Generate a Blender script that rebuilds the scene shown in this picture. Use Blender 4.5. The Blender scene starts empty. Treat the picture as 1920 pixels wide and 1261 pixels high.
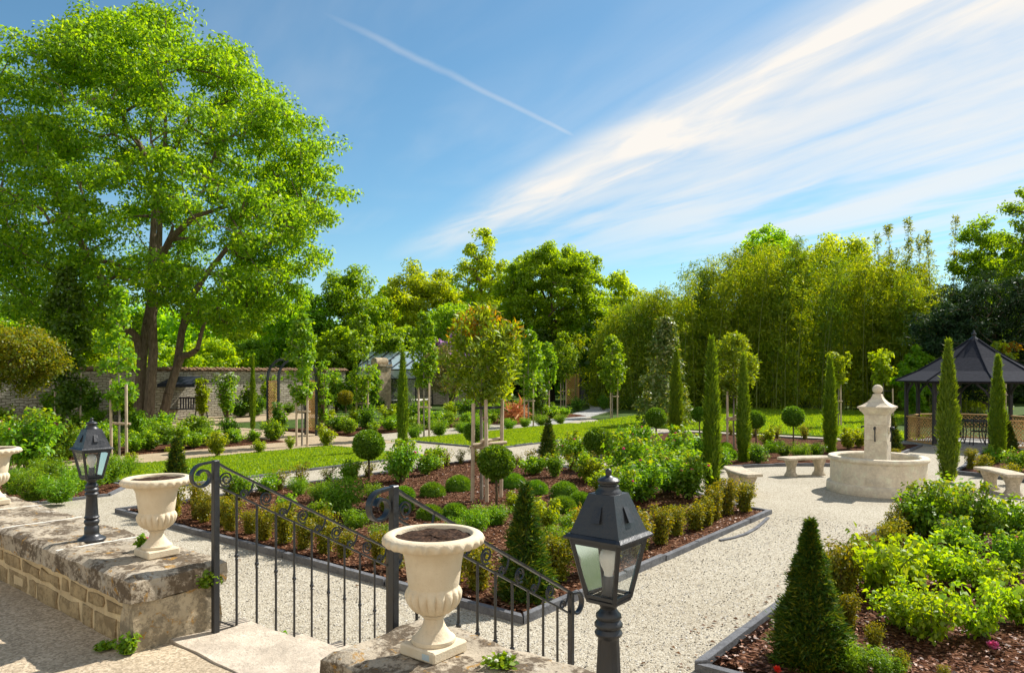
import bpy, math, random
import numpy as np
from mathutils import Vector, noise as mnoise

# ------------------------------------------------------------------ camera, sky, sun, exposure
F, HZ, CX, EYE = 1352.0, 700.0, 960.0, 2.3
scene = bpy.context.scene
COL = scene.collection
cd = bpy.data.cameras.new('camera'); cam = bpy.data.objects.new('camera', cd); COL.objects.link(cam)
cam.location = (0, 0, EYE); cam.rotation_euler = (math.radians(90), 0, 0)
cd.sensor_width = 36; cd.lens = 36*F/1920; cd.shift_y = 69.5/1920
cd.clip_start = 0.05; cd.clip_end = 2000
scene.camera = cam
SUN_AZ, SUN_EL = math.radians(51), math.radians(46)
to_sun = Vector((math.sin(SUN_AZ)*math.cos(SUN_EL), math.cos(SUN_AZ)*math.cos(SUN_EL), math.sin(SUN_EL)))
sd = bpy.data.lights.new('sun', 'SUN'); sd.energy = 4.4; sd.angle = math.radians(0.5); sd.color = (1, .95, .87)
sun = bpy.data.objects.new('sun', sd); COL.objects.link(sun)
sun.rotation_euler = to_sun.to_track_quat('Z', 'Y').to_euler()
sun.location = (20, 20, 40)
vs = scene.view_settings
vs.view_transform = 'Standard'; vs.look = 'None'; vs.gamma = 1; vs.exposure = 0.84

class NT:
    """small helper for building node trees"""
    def __init__(s, tree): s.t = tree; s.n = tree.nodes; s.l = tree.links
    def node(s, typ, **kw):
        n = s.n.new(typ)
        for k, v in kw.items(): setattr(n, k, v)
        return n
    def put(s, sock, v):
        if isinstance(v, bpy.types.NodeSocket): s.l.new(v, sock)
        elif v is not None:
            if sock.type == 'RGBA' and len(v) == 3: v = (*v, 1)
            sock.default_value = v
    def math(s, op, a, b=None, c=None, clamp=False):
        n = s.node('ShaderNodeMath', operation=op, use_clamp=clamp)
        for i, v in enumerate((a, b, c)): s.put(n.inputs[i], v)
        return n.outputs[0]
    def smooth(s, v, a, b, lo=0., hi=1.):
        n = s.node('ShaderNodeMapRange', interpolation_type='SMOOTHSTEP')
        for i, x in enumerate((v, a, b, lo, hi)): s.put(n.inputs[i], x)
        return n.outputs[0]
    def noise(s, vec, scale, detail=4, rough=.55, dist=0.):
        n = s.node('ShaderNodeTexNoise')
        s.put(n.inputs['Vector'], vec); n.inputs['Scale'].default_value = scale
        n.inputs['Detail'].default_value = detail; n.inputs['Roughness'].default_value = rough
        n.inputs['Distortion'].default_value = dist
        return n.outputs['Fac']
    def voro(s, vec, scale, feature='F1', out='Distance', rnd=1.):
        n = s.node('ShaderNodeTexVoronoi', feature=feature)
        s.put(n.inputs['Vector'], vec); n.inputs['Scale'].default_value = scale
        n.inputs['Randomness'].default_value = rnd
        return n.outputs[out]
    def mix(s, fac, a, b, mode='MIX'):
        n = s.node('ShaderNodeMix', data_type='RGBA', blend_type=mode)
        s.put(n.inputs[0], fac); s.put(n.inputs[6], a); s.put(n.inputs[7], b)
        return n.outputs[2]
    def ramp(s, fac, stops, interp='LINEAR'):
        n = s.node('ShaderNodeValToRGB'); r = n.color_ramp; r.interpolation = interp
        while len(r.elements) < len(stops): r.elements.new(.5)
        for e, (p, c) in zip(r.elements, stops): e.position = p; e.color = (*c, 1)
        s.put(n.inputs[0], fac)
        return n.outputs[0]
    def xyz(s, x, y, z=0.):
        n = s.node('ShaderNodeCombineXYZ')
        for i, v in enumerate((x, y, z)): s.put(n.inputs[i], v)
        return n.outputs[0]

w = bpy.data.worlds.new('World'); scene.world = w; w.use_nodes = True
W = NT(w.node_tree); bg = w.node_tree.nodes['Background']
sky = W.node('ShaderNodeTexSky', sky_type='NISHITA'); sky.sun_disc = False
sky.sun_elevation = SUN_EL; sky.sun_rotation = SUN_AZ; sky.altitude = 50
sky.air_density = 1.0; sky.dust_density = 0.25; sky.ozone_density = 3.0
tc = W.node('ShaderNodeTexCoord'); sp = W.node('ShaderNodeSeparateXYZ'); W.l.new(tc.outputs['Generated'], sp.inputs[0])
zc = W.math('MAXIMUM', sp.outputs[2], .03)
PX = W.math('DIVIDE', sp.outputs[0], zc); PY = W.math('DIVIDE', sp.outputs[1], zc)   # cloud layer: a plane overhead
q = W.math('ADD', W.math('MULTIPLY', PX, .91), W.math('MULTIPLY', PY, .42))
r = W.math('SUBTRACT', W.math('MULTIPLY', PX, .42), W.math('MULTIPLY', PY, .91))
n1 = W.noise(W.xyz(W.math('MULTIPLY', q, 1.9), W.math('MULTIPLY', r, .42), 3.7), 1.0, 5, .5, .7)
n2 = W.noise(W.xyz(W.math('MULTIPLY', q, 3.2), W.math('MULTIPLY', r, .9), 8.1), 1.0, 6, .55, 1.2)
n3 = W.noise(W.xyz(PX, PY, 1.3), .55, 4, .5, .5)
band = W.math('MULTIPLY', W.smooth(q, 1.38, 1.85), W.smooth(q, 2.9, 6.0, 1., .6))
along = W.smooth(r, -7.0, -2.6)
dens = W.math('ADD', W.math('MULTIPLY', n1, 1.0), W.math('MULTIPLY', n2, .30))
dens = W.smooth(dens, .40, .80)
edge = W.math('MULTIPLY', W.smooth(q, 1.40, 1.72), W.smooth(q, 1.75, 2.35, 1., 0.))
al = W.math('MULTIPLY', W.math('MULTIPLY', band, along), W.math('ADD', W.math('MULTIPLY', dens, .72), W.math('ADD', W.math('MULTIPLY', edge, W.smooth(n2, .35, .65, .10, .48)), .05)))
thin = W.math('MULTIPLY', W.smooth(n3, .42, .8), W.math('MULTIPLY', W.smooth(n1, .35, .7), .22))
dd = W.math('ABSOLUTE', W.math('ADD', W.math('SUBTRACT', W.math('MULTIPLY', PX, .798), W.math('MULTIPLY', PY, .603)), W.math('ADD', 1.621, W.math('MULTIPLY', W.math('SUBTRACT', n2, .5), .03))))
aa = W.math('ADD', W.math('MULTIPLY', PX, .603), W.math('MULTIPLY', PY, .798))
trail = W.math('MULTIPLY', W.smooth(dd, .0, .034, 1., 0.), W.math('MULTIPLY', W.smooth(aa, 1.15, 1.6), W.smooth(aa, 2.45, 2.75, 1., 0.)))
trail = W.math('MULTIPLY', trail, W.smooth(n1, .2, .7,  .10, .34))
hz = W.smooth(sp.outputs[2], .0, .22, .16, 0.)
fill_veil = W.math('MULTIPLY', W.smooth(sp.outputs[1], -.60, .0, 1., 0.), W.smooth(W.noise(tc.outputs['Generated'], 2.2, 5, .6, .6), .25, .55, .6, 1.))   # bright cloud added to the unseen sky behind the viewer as warm fill
al = W.math('MAXIMUM', al, fill_veil)
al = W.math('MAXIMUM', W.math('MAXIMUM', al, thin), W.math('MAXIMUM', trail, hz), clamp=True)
hs = W.node('ShaderNodeHueSaturation'); hs.inputs['Saturation'].default_value = 1.0; hs.inputs['Value'].default_value = 1.0
W.l.new(sky.outputs[0], hs.inputs['Color'])
tint = W.mix(1., hs.outputs[0], (.90, 1.20, 1.16), 'MULTIPLY')
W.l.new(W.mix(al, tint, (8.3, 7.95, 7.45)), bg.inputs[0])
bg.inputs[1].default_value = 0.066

# ------------------------------------------------------------------ coordinates
CA, SA = math.cos(math.radians(38.5)), math.sin(math.radians(38.5))
ROT = -math.radians(38.5)              # the garden's own grid: s along the terrace wall, t away from it
def ST(s, t, z=0.): return Vector((s*CA + t*SA, -s*SA + t*CA, z))
def G(px, py, z=0.):
    Y = F*(EYE - z)/(py - HZ); return Vector(((px-CX)/F*Y, Y, z))
def AT(px, Y, z=0.): return Vector(((px-CX)/F*Y, Y, z))
def ppm(py): return (py-HZ)/EYE          # picture units per metre for something standing on the ground there

# ------------------------------------------------------------------ objects
def tag(o, label=None, cat=None, group=None, kind=None):
    if label: o['label'] = label
    if cat: o['category'] = cat
    if group: o['group'] = group
    if kind: o['kind'] = kind
    return o
def thing(name, label, cat, loc=(0, 0, 0), rz=0., group=None):
    o = bpy.data.objects.new(name, None); COL.objects.link(o); o.empty_display_size = .2
    o.location = loc; o.rotation_euler = (0, 0, rz)
    return tag(o, label, cat, group)
def link(name, me, parent=None, loc=None, rz=None):
    o = bpy.data.objects.new(name, me); COL.objects.link(o)
    if parent is not None: o.parent = parent
    if loc is not None: o.location = loc
    if rz is not None: o.rotation_euler = (0, 0, rz)
    return o
KIDS = {}
def kids(o):
    return [c for c in bpy.data.objects if c.parent == o]
def proto_kids(o):
    if o.name not in KIDS: KIDS[o.name] = [(c, kids(c)) for c in kids(o)]
    return KIDS[o.name]
def dup(root, loc, rz=0., sc=1., label=None, group=None):
    r_ = root.copy(); COL.objects.link(r_); r_.location = loc; r_.rotation_euler = (0, 0, rz)
    r_.scale = (sc, sc, sc) if not hasattr(sc, '__len__') else sc
    if label: r_['label'] = label
    if group: r_['group'] = group
    for ch, gs in proto_kids(root):
        c = ch.copy(); COL.objects.link(c); c.parent = r_
        for g in gs:
            d = g.copy(); COL.objects.link(d); d.parent = c
    return r_

class MB:
    """collects shapes, then links them as one mesh object"""
    def __init__(s): s.v = []; s.f = []; s.m = []; s.cur = 0
    def add(s, vs, fs):
        o = len(s.v); s.v += [tuple(p) for p in vs]
        for f in fs: s.f.append([i+o for i in f]); s.m.append(s.cur)
    def box(s, a, b):
        (x0, y0, z0), (x1, y1, z1) = a, b
        s.add([(x0,y0,z0),(x1,y0,z0),(x1,y1,z0),(x0,y1,z0),(x0,y0,z1),(x1,y0,z1),(x1,y1,z1),(x0,y1,z1)],
              [(0,3,2,1),(4,5,6,7),(0,1,5,4),(1,2,6,5),(2,3,7,6),(3,0,4,7)])
    def bbox(s, a, b, e=.006):
        """box with chamfered edges"""
        c = [(a[i]+b[i])/2 for i in range(3)]; h = [abs(b[i]-a[i])/2 for i in range(3)]; e = min(e, min(h)*.9)
        vs = []; idx = {}
        for sx in (-1, 1):
            for sy in (-1, 1):
                for sz in (-1, 1):
                    for ax in range(3):
                        p = [sx*(h[0]-e), sy*(h[1]-e), sz*(h[2]-e)]; sg = (sx, sy, sz); p[ax] = sg[ax]*h[ax]
                        idx[(sx, sy, sz, ax)] = len(vs); vs.append((c[0]+p[0], c[1]+p[1], c[2]+p[2]))
        I = lambda sg, ax: idx[(*sg, ax)]
        fs = []
        for ax in range(3):
            o1, o2 = (ax+1) % 3, (ax+2) % 3
            for k in (-1, 1):
                q_ = []
                for a1, a2 in ((-1,-1),(1,-1),(1,1),(-1,1)):
                    sg = [0,0,0]; sg[ax] = k; sg[o1] = a1; sg[o2] = a2; q_.append(I(sg, ax))
                fs.append(q_ if k > 0 else q_[::-1])
            for a1 in (-1, 1):
                for a2 in (-1, 1):
                    sg = [0,0,0]; sg[o1] = a1; sg[o2] = a2; s0 = sg[:]; s0[ax] = -1; s1 = sg[:]; s1[ax] = 1
                    f = [I(s0, o1), I(s1, o1), I(s1, o2), I(s0, o2)]
                    fs.append(f if a1*a2 < 0 else f[::-1])
        for sx in (-1, 1):
            for sy in (-1, 1):
                for sz in (-1, 1):
                    f = [I((sx,sy,sz), 0), I((sx,sy,sz), 1), I((sx,sy,sz), 2)]
                    fs.append(f if sx*sy*sz > 0 else f[::-1])
        s.add(vs, fs)
    def tube(s, pts, rad, n=8, cap=True, flat=None, up=None):
        """tube along pts; flat=(w,h) gives a rectangular bar"""
        P = [Vector(p) for p in pts]; k = len(P); R = [rad]*k if not hasattr(rad, '__len__') else rad
        vs = []; pu = Vector(up) if up is not None else None
        for i in range(k):
            d = (P[min(i+1, k-1)] - P[max(i-1, 0)]).normalized()
            if pu is None: pu = Vector((0, 0, 1)) if abs(d.z) < .9 else Vector((1, 0, 0))
            a = d.cross(pu).normalized(); b = a.cross(d).normalized()
            if up is None: pu = b
            if flat:
                for x, y in ((-1,-1),(1,-1),(1,1),(-1,1)): vs.append(P[i] + a*(x*flat[0]/2) + b*(y*flat[1]/2))
            else:
                for j in range(n):
                    t = 2*math.pi*j/n; vs.append(P[i] + (a*math.cos(t) + b*math.sin(t))*R[i])
        m = 4 if flat else n
        fs = [(i*m+j, i*m+(j+1) % m, (i+1)*m+(j+1) % m, (i+1)*m+j) for i in range(k-1) for j in range(m)]
        if cap: fs += [tuple(range(m))[::-1], tuple((k-1)*m+j for j in range(m))]
        s.add(vs, fs)
    def bar(s, a, b, w_, h_, up=(0, 0, 1)):
        s.tube([a, b], 0, flat=(w_, h_), up=up)
    def lathe(s, prof, n=24, c=(0, 0, 0), mod=None, cap=True):
        vs = []; k = len(prof)
        for i, (r_, z) in enumerate(prof):
            for j in range(n):
                t = 2*math.pi*j/n; rr = r_ if mod is None else mod(r_, z, t)
                vs.append((c[0]+rr*math.cos(t), c[1]+rr*math.sin(t), c[2]+z))
        fs = [(i*n+j, i*n+(j+1) % n, (i+1)*n+(j+1) % n, (i+1)*n+j) for i in range(k-1) for j in range(n)]
        if cap: fs += [tuple(range(n))[::-1], tuple((k-1)*n+j for j in range(n))]
        s.add(vs, fs)
    def prism(s, poly, z0, z1):
        n = len(poly); area = sum(poly[i][0]*poly[(i+1) % n][1]-poly[(i+1) % n][0]*poly[i][1] for i in range(n))
        if area < 0: poly = poly[::-1]
        s.add([(x, y, z0) for x, y in poly] + [(x, y, z1) for x, y in poly],
              [tuple(range(n))[::-1], tuple(range(n, 2*n))] + [(i, (i+1) % n, n+(i+1) % n, n+i) for i in range(n)])
    def frustum4(s, h0, z0, h1, z1, cap=True):
        s.add([(x*h0, y*h0, z0) for x, y in ((-1,-1),(1,-1),(1,1),(-1,1))] + [(x*h1, y*h1, z1) for x, y in ((-1,-1),(1,-1),(1,1),(-1,1))],
              ([(3,2,1,0),(4,5,6,7)] if cap else []) + [(0,1,5,4),(1,2,6,5),(2,3,7,6),(3,0,4,7)])
    def mesh(s, name, mats, smooth=False):
        me = bpy.data.meshes.new(name); me.from_pydata(s.v, [], s.f)
        for m in (mats if isinstance(mats, (list, tuple)) else [mats]): me.materials.append(m)
        me.polygons.foreach_set('material_index', s.m)
        if smooth is True: me.polygons.foreach_set('use_smooth', [True]*len(s.f))
        elif smooth: me.shade_auto = None
        me.update(); return me
    def build(s, name, mats, parent=None, smooth=False, loc=None, rz=None):
        me = s.mesh(name, mats, bool(smooth))
        if smooth and smooth is not True: me.set_sharp_from_angle(angle=math.radians(smooth))
        return link(name, me, parent, loc, rz)

def roughen(me, amp, freq, seed=0):
    for v in me.vertices:
        p = v.co*freq + Vector((seed*7.3, seed*3.1, seed*1.7))
        v.co += Vector((mnoise.noise(p), mnoise.noise(p+Vector((31, 0, 0))), mnoise.noise(p+Vector((0, 57, 0)))))*amp
def grid_box(mb, a, b, step):
    """box whose six faces are cut into a grid (shared corners welded by the caller's roughen being positional)"""
    n = [max(1, int(round(abs(b[i]-a[i])/step))) for i in range(3)]
    idx = {}; vs = []
    def V(i, j, k):
        key = (i, j, k)
        if key not in idx:
            idx[key] = len(vs); vs.append((a[0]+(b[0]-a[0])*i/n[0], a[1]+(b[1]-a[1])*j/n[1], a[2]+(b[2]-a[2])*k/n[2]))
        return idx[key]
    fs = []
    for k, fl in ((0, 1), (n[2], 0)):
        for i in range(n[0]):
            for j in range(n[1]):
                f = [V(i,j,k), V(i+1,j,k), V(i+1,j+1,k), V(i,j+1,k)]; fs.append(f[::-1] if fl else f)
    for j, fl in ((0, 0), (n[1], 1)):
        for i in range(n[0]):
            for k in range(n[2]):
                f = [V(i,j,k), V(i+1,j,k), V(i+1,j,k+1), V(i,j,k+1)]; fs.append(f[::-1] if fl else f)
    for i, fl in ((0, 1), (n[0], 0)):
        for j in range(n[1]):
            for k in range(n[2]):
                f = [V(i,j,k), V(i,j+1,k), V(i,j+1,k+1), V(i,j,k+1)]; fs.append(f[::-1] if fl else f)
    mb.add(vs, fs)
# ------------------------------------------------------------------ materials
def newmat(name):
    m = bpy.data.materials.new(name); m.use_nodes = True; N = NT(m.node_tree)
    b = m.node_tree.nodes['Principled BSDF']; return m, N, b
KS = .80          # limestone, gravel and cast stone are mid-toned; the exposure makes them bright
def fin(N, c, k=None):
    k = KS if k is None else k; return N.mix(1., c, (k, k, k), 'MULTIPLY')
def objco(N): return N.node('ShaderNodeTexCoord').outputs['Object']
def bump(N, b, h, dist=.01, strength=1.):
    n = N.node('ShaderNodeBump'); n.inputs['Distance'].default_value = dist; n.inputs['Strength'].default_value = strength
    N.l.new(h, n.inputs['Height']); N.l.new(n.outputs[0], b.inputs['Normal'])
def simple(name, col, rough=.6, metal=0., var=.12, scale=8., bmp=0., spec=.4):
    m, N, b = newmat(name); co = objco(N)
    n = N.noise(co, scale, 5, .6)
    c2 = tuple(min(1, c*(1+var)) for c in col); c1 = tuple(c*(1-var) for c in col)
    N.put(b.inputs['Base Color'], N.ramp(n, [(.3, c1), (.7, c2)]))
    b.inputs['Roughness'].default_value = rough; b.inputs['Metallic'].default_value = metal
    b.inputs['Specular IOR Level'].default_value = spec
    if bmp: bump(N, b, N.noise(co, scale*5, 4, .6), bmp)
    return m
KF = 1.45
def leafmat(name, cols, trans=.42, tcol=None, gloss=.02, var=.12):
    """foliage: a tone per leaf, light passing through the blade, a slight sheen"""
    m, N, b = newmat(name); N.n.remove(b)
    out = [n for n in N.n if n.type == 'OUTPUT_MATERIAL'][0]
    g = N.node('ShaderNodeNewGeometry'); oi = N.node('ShaderNodeObjectInfo')
    k = len(cols); g_ = KF if trans > .15 else 1.
    cols = [(min(.9, c_[0]*g_*(1.13 if tcol is None else 1)), min(.9, c_[1]*g_*(.97 if tcol is None else 1)), c_[2]*g_*.85) for c_ in cols] if trans > .15 else cols
    c = N.ramp(g.outputs['Random Per Island'], [((i+.0)/(max(1, k-1)), x) for i, x in enumerate(cols)])
    hsv = N.node('ShaderNodeHueSaturation')
    N.put(hsv.inputs['Value'], N.math('ADD', 1-var, N.math('MULTIPLY', oi.outputs['Random'], 2*var)))
    N.put(hsv.inputs['Hue'], N.math('ADD', .49, N.math('MULTIPLY', oi.outputs['Random'], .02)))
    N.put(hsv.inputs['Color'], c); c = hsv.outputs[0]
    d = N.node('ShaderNodeBsdfDiffuse'); N.put(d.inputs[0], c)
    t = N.node('ShaderNodeBsdfTranslucent')
    N.put(t.inputs[0], N.mix(1., c, tcol or (2.35, 1.85, .35), 'MULTIPLY'))
    gl = N.node('ShaderNodeBsdfGlossy'); gl.inputs['Roughness'].default_value = .45; N.put(gl.inputs[0], (1, 1, 1))
    m1 = N.node('ShaderNodeMixShader'); m1.inputs[0].default_value = trans
    N.l.new(d.outputs[0], m1.inputs[1]); N.l.new(t.outputs[0], m1.inputs[2])
    m2 = N.node('ShaderNodeMixShader'); m2.inputs[0].default_value = gloss
    N.l.new(m1.outputs[0], m2.inputs[1]); N.l.new(gl.outputs[0], m2.inputs[2])
    N.l.new(m2.outputs[0], out.inputs[0])
    return m

def gravel_mat():
    m, N, b = newmat('pale_gravel'); co = objco(N)
    wn = N.voro(co, 66, out='Color'); sx = N.node('ShaderNodeSeparateColor'); N.l.new(wn, sx.inputs[0])
    c = N.ramp(sx.outputs[0], [(0, (.34, .29, .22)), (.2, (.56, .50, .40)), (.6, (.72, .66, .55)), (1, (.86, .81, .71))])
    big = N.noise(co, .55, 4, .6)
    c = N.mix(N.smooth(big, .35, .72), c, (.86, .845, .82), 'MULTIPLY')
    dirt = N.smooth(N.noise(co, 2.3, 5, .65), .58, .75)
    c = N.mix(N.math('MULTIPLY', dirt, .35), c, (.40, .33, .24))
    dist = N.voro(co, 66)
    c = N.mix(N.smooth(dist, .5, .8, 0., .4), c, (.30, .26, .20))
    N.put(b.inputs['Base Color'], N.mix(1., c, (.645, .635, .595), 'MULTIPLY')); b.inputs['Roughness'].default_value = .9; b.inputs['Specular IOR Level'].default_value = .2
    bump(N, b, N.math('SUBTRACT', N.noise(co, 1.4, 3), N.math('MULTIPLY', dist, .55)), .016)
    return m
def sand_mat(name, a, b_, sc=60):
    m, N, b = newmat(name); co = objco(N)
    wn = N.voro(co, sc, out='Color'); sx = N.node('ShaderNodeSeparateColor'); N.l.new(wn, sx.inputs[0])
    c = N.ramp(sx.outputs[1], [(0, tuple(x*.6 for x in a)), (.5, a), (1, b_)])
    c = N.mix(N.smooth(N.noise(co, 1.1, 6, .65), .4, .7, 0., .55), c, tuple(x*.62 for x in a))
    N.put(b.inputs['Base Color'], fin(N, c)); b.inputs['Roughness'].default_value = .95; b.inputs['Specular IOR Level'].default_value = .15
    bump(N, b, N.noise(co, 30, 5, .7), .012)
    return m
def mulch_mat():
    m, N, b = newmat('bark_bed'); co = objco(N)
    mp = N.node('ShaderNodeMapping'); N.l.new(co, mp.inputs[0]); mp.inputs['Scale'].default_value = (1, 1.8, 1)
    wn = N.voro(mp.outputs[0], 26, out='Color'); sx = N.node('ShaderNodeSeparateColor'); N.l.new(wn, sx.inputs[0])
    c = N.ramp(sx.outputs[0], [(0, (.022, .009, .005)), (.4, (.075, .030, .015)), (.75, (.14, .060, .030)), (1, (.24, .13, .08))])
    N.put(b.inputs['Base Color'], c); b.inputs['Roughness'].default_value = .95; b.inputs['Specular IOR Level'].default_value = .05
    bump(N, b, N.math('SUBTRACT', N.noise(co, 9, 5, .7), N.voro(mp.outputs[0], 26)), .03)
    return m
def lawn_mat():
    m, N, b = newmat('lawn_turf'); co = objco(N)
    n = N.noise(co, 1.3, 6, .65); f = N.noise(co, 45, 4, .7)
    c = N.ramp(N.math('ADD', N.math('MULTIPLY', n, .6), N.math('MULTIPLY', f, .4)), [(.3, (.055, .12, .006)), (.52, (.12, .21, .008)), (.72, (.21, .28, .014))])
    N.put(b.inputs['Base Color'], c); b.inputs['Roughness'].default_value = .95; b.inputs['Specular IOR Level'].default_value = .1
    bump(N, b, N.noise(co, 60, 3, .7), .03)
    return m
def oldstone_mat(name, base, dark, lichen=.5, orange=.0, white=0.):
    m, N, b = newmat(name); co = objco(N)
    n = N.noise(co, 5, 6, .65)
    c = N.ramp(n, [(.25, tuple(x*.72 for x in base)), (.5, base), (.75, tuple(min(1, x*1.25) for x in base))])
    if white: c = N.mix(N.math('MULTIPLY', N.smooth(N.noise(co, 3.1, 5, .6, .4), .56, .66), white), c, (.62, .60, .54))
    c = N.mix(N.math('MULTIPLY', N.smooth(N.math('ADD', N.math('MULTIPLY', N.noise(co, 4.5, 3, .5), .45), N.math('MULTIPLY', N.noise(co, 26, 6, .75), .55)), .455, .555), lichen), c, dark)
    c = N.mix(N.math('MULTIPLY', N.smooth(N.noise(co, 34, 5, .7), .58, .68), lichen*.8), c, tuple(x*.55 for x in dark))
    if orange:
        c = N.mix(N.math('MULTIPLY', N.smooth(N.noise(co, 11, 6, .7, .8), .585, .64), orange), c, (.42, .23, .05))
    N.put(b.inputs['Base Color'], fin(N, c)); b.inputs['Roughness'].default_value = .95; b.inputs['Specular IOR Level'].default_value = .15
    h = N.math('ADD', N.noise(co, 12, 6, .7), N.math('MULTIPLY', N.noise(co, 60, 5, .7), .5))
    bump(N, b, h, .014)
    return m
def rubble_mat():
    """far boundary wall: thin courses of pale stone"""
    m, N, b = newmat('far_wall_stone'); co = objco(N)
    br = N.node('ShaderNodeTexBrick'); N.l.new(co, br.inputs['Vector'])
    mp = N.node('ShaderNodeMapping'); N.l.new(co, mp.inputs[0]); mp.inputs['Rotation'].default_value = (math.radians(90), 0, 0)
    dn = N.noise(co, 1.6, 3); va = N.node('ShaderNodeVectorMath', operation='ADD'); N.l.new(mp.outputs[0], va.inputs[0])
    N.l.new(N.xyz(0., N.math('MULTIPLY', dn, .35), 0.), va.inputs[1]); N.l.new(va.outputs[0], br.inputs['Vector'])
    br.inputs['Scale'].default_value = 1; br.inputs['Brick Width'].default_value = .34; br.inputs['Row Height'].default_value = .13
    br.inputs['Mortar Size'].default_value = .018; br.inputs['Mortar Smooth'].default_value = .6; br.inputs['Bias'].default_value = 0
    N.put(br.inputs['Color1'], (.52, .46, .36)); N.put(br.inputs['Color2'], (.74, .68, .55)); N.put(br.inputs['Mortar'], (.26, .21, .14))
    c = N.mix(N.smooth(N.noise(co, 2.2, 6, .65), .45, .75, 0., .6), br.outputs[0], (.25, .22, .16))
    N.put(b.inputs['Base Color'], fin(N, c)); b.inputs['Roughness'].default_value = .95
    bump(N, b, N.math('SUBTRACT', 1., br.outputs['Fac']), .03)
    return m
def bark_mat(name, a, b_):
    m, N, b = newmat(name); co = objco(N)
    mp = N.node('ShaderNodeMapping'); N.l.new(co, mp.inputs[0]); mp.inputs['Scale'].default_value = (1, 1, .22)
    n = N.noise(mp.outputs[0], 16, 6, .7)
    N.put(b.inputs['Base Color'], N.ramp(n, [(.3, a), (.7, b_)])); b.inputs['Roughness'].default_value = .95
    b.inputs['Specular IOR Level'].default_value = .1
    bump(N, b, n, .03)
    return m
def urn_mat():
    m, N, b = newmat('cream_cast_stone'); co = objco(N)
    n = N.noise(co, 9, 6, .6); f = N.noise(co, 120, 4, .6)
    c = N.ramp(n, [(.3, (.70, .57, .39)), (.7, (.80, .69, .51))])
    c = N.mix(N.smooth(f, .58, .75, 0., .35), c, (.50, .40, .26))
    sv = N.node('ShaderNodeMapping'); N.l.new(co, sv.inputs[0]); sv.inputs['Scale'].default_value = (1, 1, .18)
    c = N.mix(N.smooth(N.noise(sv.outputs[0], 26, 5, .65), .56, .74, 0., .42), c, (.46, .37, .25))
    N.put(b.inputs['Base Color'], fin(N, c, .86)); b.inputs['Roughness'].default_value = .8; b.inputs['Specular IOR Level'].default_value = .25
    bump(N, b, f, .0025)
    return m
def iron_mat(name='painted_iron', col=(.013, .0145, .018)):
    m, N, b = newmat(name); co = objco(N)
    n = N.noise(co, 25, 5, .65)
    N.put(b.inputs['Base Color'], N.ramp(n, [(.35, tuple(x*.75 for x in col)), (.7, tuple(x*1.35 for x in col))]))
    N.put(b.inputs['Roughness'], N.smooth(n, .3, .7, .34, .52)); b.inputs['Specular IOR Level'].default_value = .6
    bump(N, b, N.noise(co, 90, 3), .0012)
    return m
def pane_mat():
    m, N, b = newmat('dusty_glass'); N.n.remove(b); out = [n for n in N.n if n.type == 'OUTPUT_MATERIAL'][0]; co = objco(N)
    tr = N.node('ShaderNodeBsdfTransparent'); N.put(tr.inputs[0], (.93, .95, .95))
    df = N.node('ShaderNodeBsdfTranslucent'); N.put(df.inputs[0], (.75, .77, .76))
    d2 = N.node('ShaderNodeBsdfDiffuse'); N.put(d2.inputs[0], (.62, .64, .64))
    gl = N.node('ShaderNodeBsdfGlossy'); gl.inputs['Roughness'].default_value = .08
    ma = N.node('ShaderNodeMixShader'); ma.inputs[0].default_value = .5; N.l.new(df.outputs[0], ma.inputs[1]); N.l.new(d2.outputs[0], ma.inputs[2])
    mb_ = N.node('ShaderNodeMixShader'); N.put(mb_.inputs[0], N.smooth(N.noise(co, 22, 5, .6), .3, .75, .03, .13))
    N.l.new(tr.outputs[0], mb_.inputs[1]); N.l.new(ma.outputs[0], mb_.inputs[2])
    fr = N.node('ShaderNodeFresnel'); fr.inputs[0].default_value = 1.35
    mc = N.node('ShaderNodeMixShader'); N.l.new(fr.outputs[0], mc.inputs[0]); N.l.new(mb_.outputs[0], mc.inputs[1]); N.l.new(gl.outputs[0], mc.inputs[2])
    N.l.new(mc.outputs[0], out.inputs[0]); return m
def shingle_mat():
    m, N, b = newmat('dark_shingle'); co = objco(N)
    s_ = N.node('ShaderNodeSeparateXYZ'); N.l.new(co, s_.inputs[0])
    row = N.math('FRACT', N.math('MULTIPLY', s_.outputs[2], 11.))
    n = N.noise(co, 14, 5, .65)
    c = N.ramp(n, [(.3, (.016, .018, .026)), (.7, (.034, .037, .050))])
    c = N.mix(N.smooth(row, .0, .14, .75, 0.), c, (.010, .010, .014))
    N.put(b.inputs['Base Color'], c); b.inputs['Roughness'].default_value = .9; b.inputs['Specular IOR Level'].default_value = .08
    bump(N, b, row, .012); return m
def water_mat():
    m, N, b = newmat('fountain_water'); N.put(b.inputs['Base Color'], (.03, .05, .04)); b.inputs['Roughness'].default_value = .04
    bump(N, b, N.noise(objco(N), 9, 3), .006); return m

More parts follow.
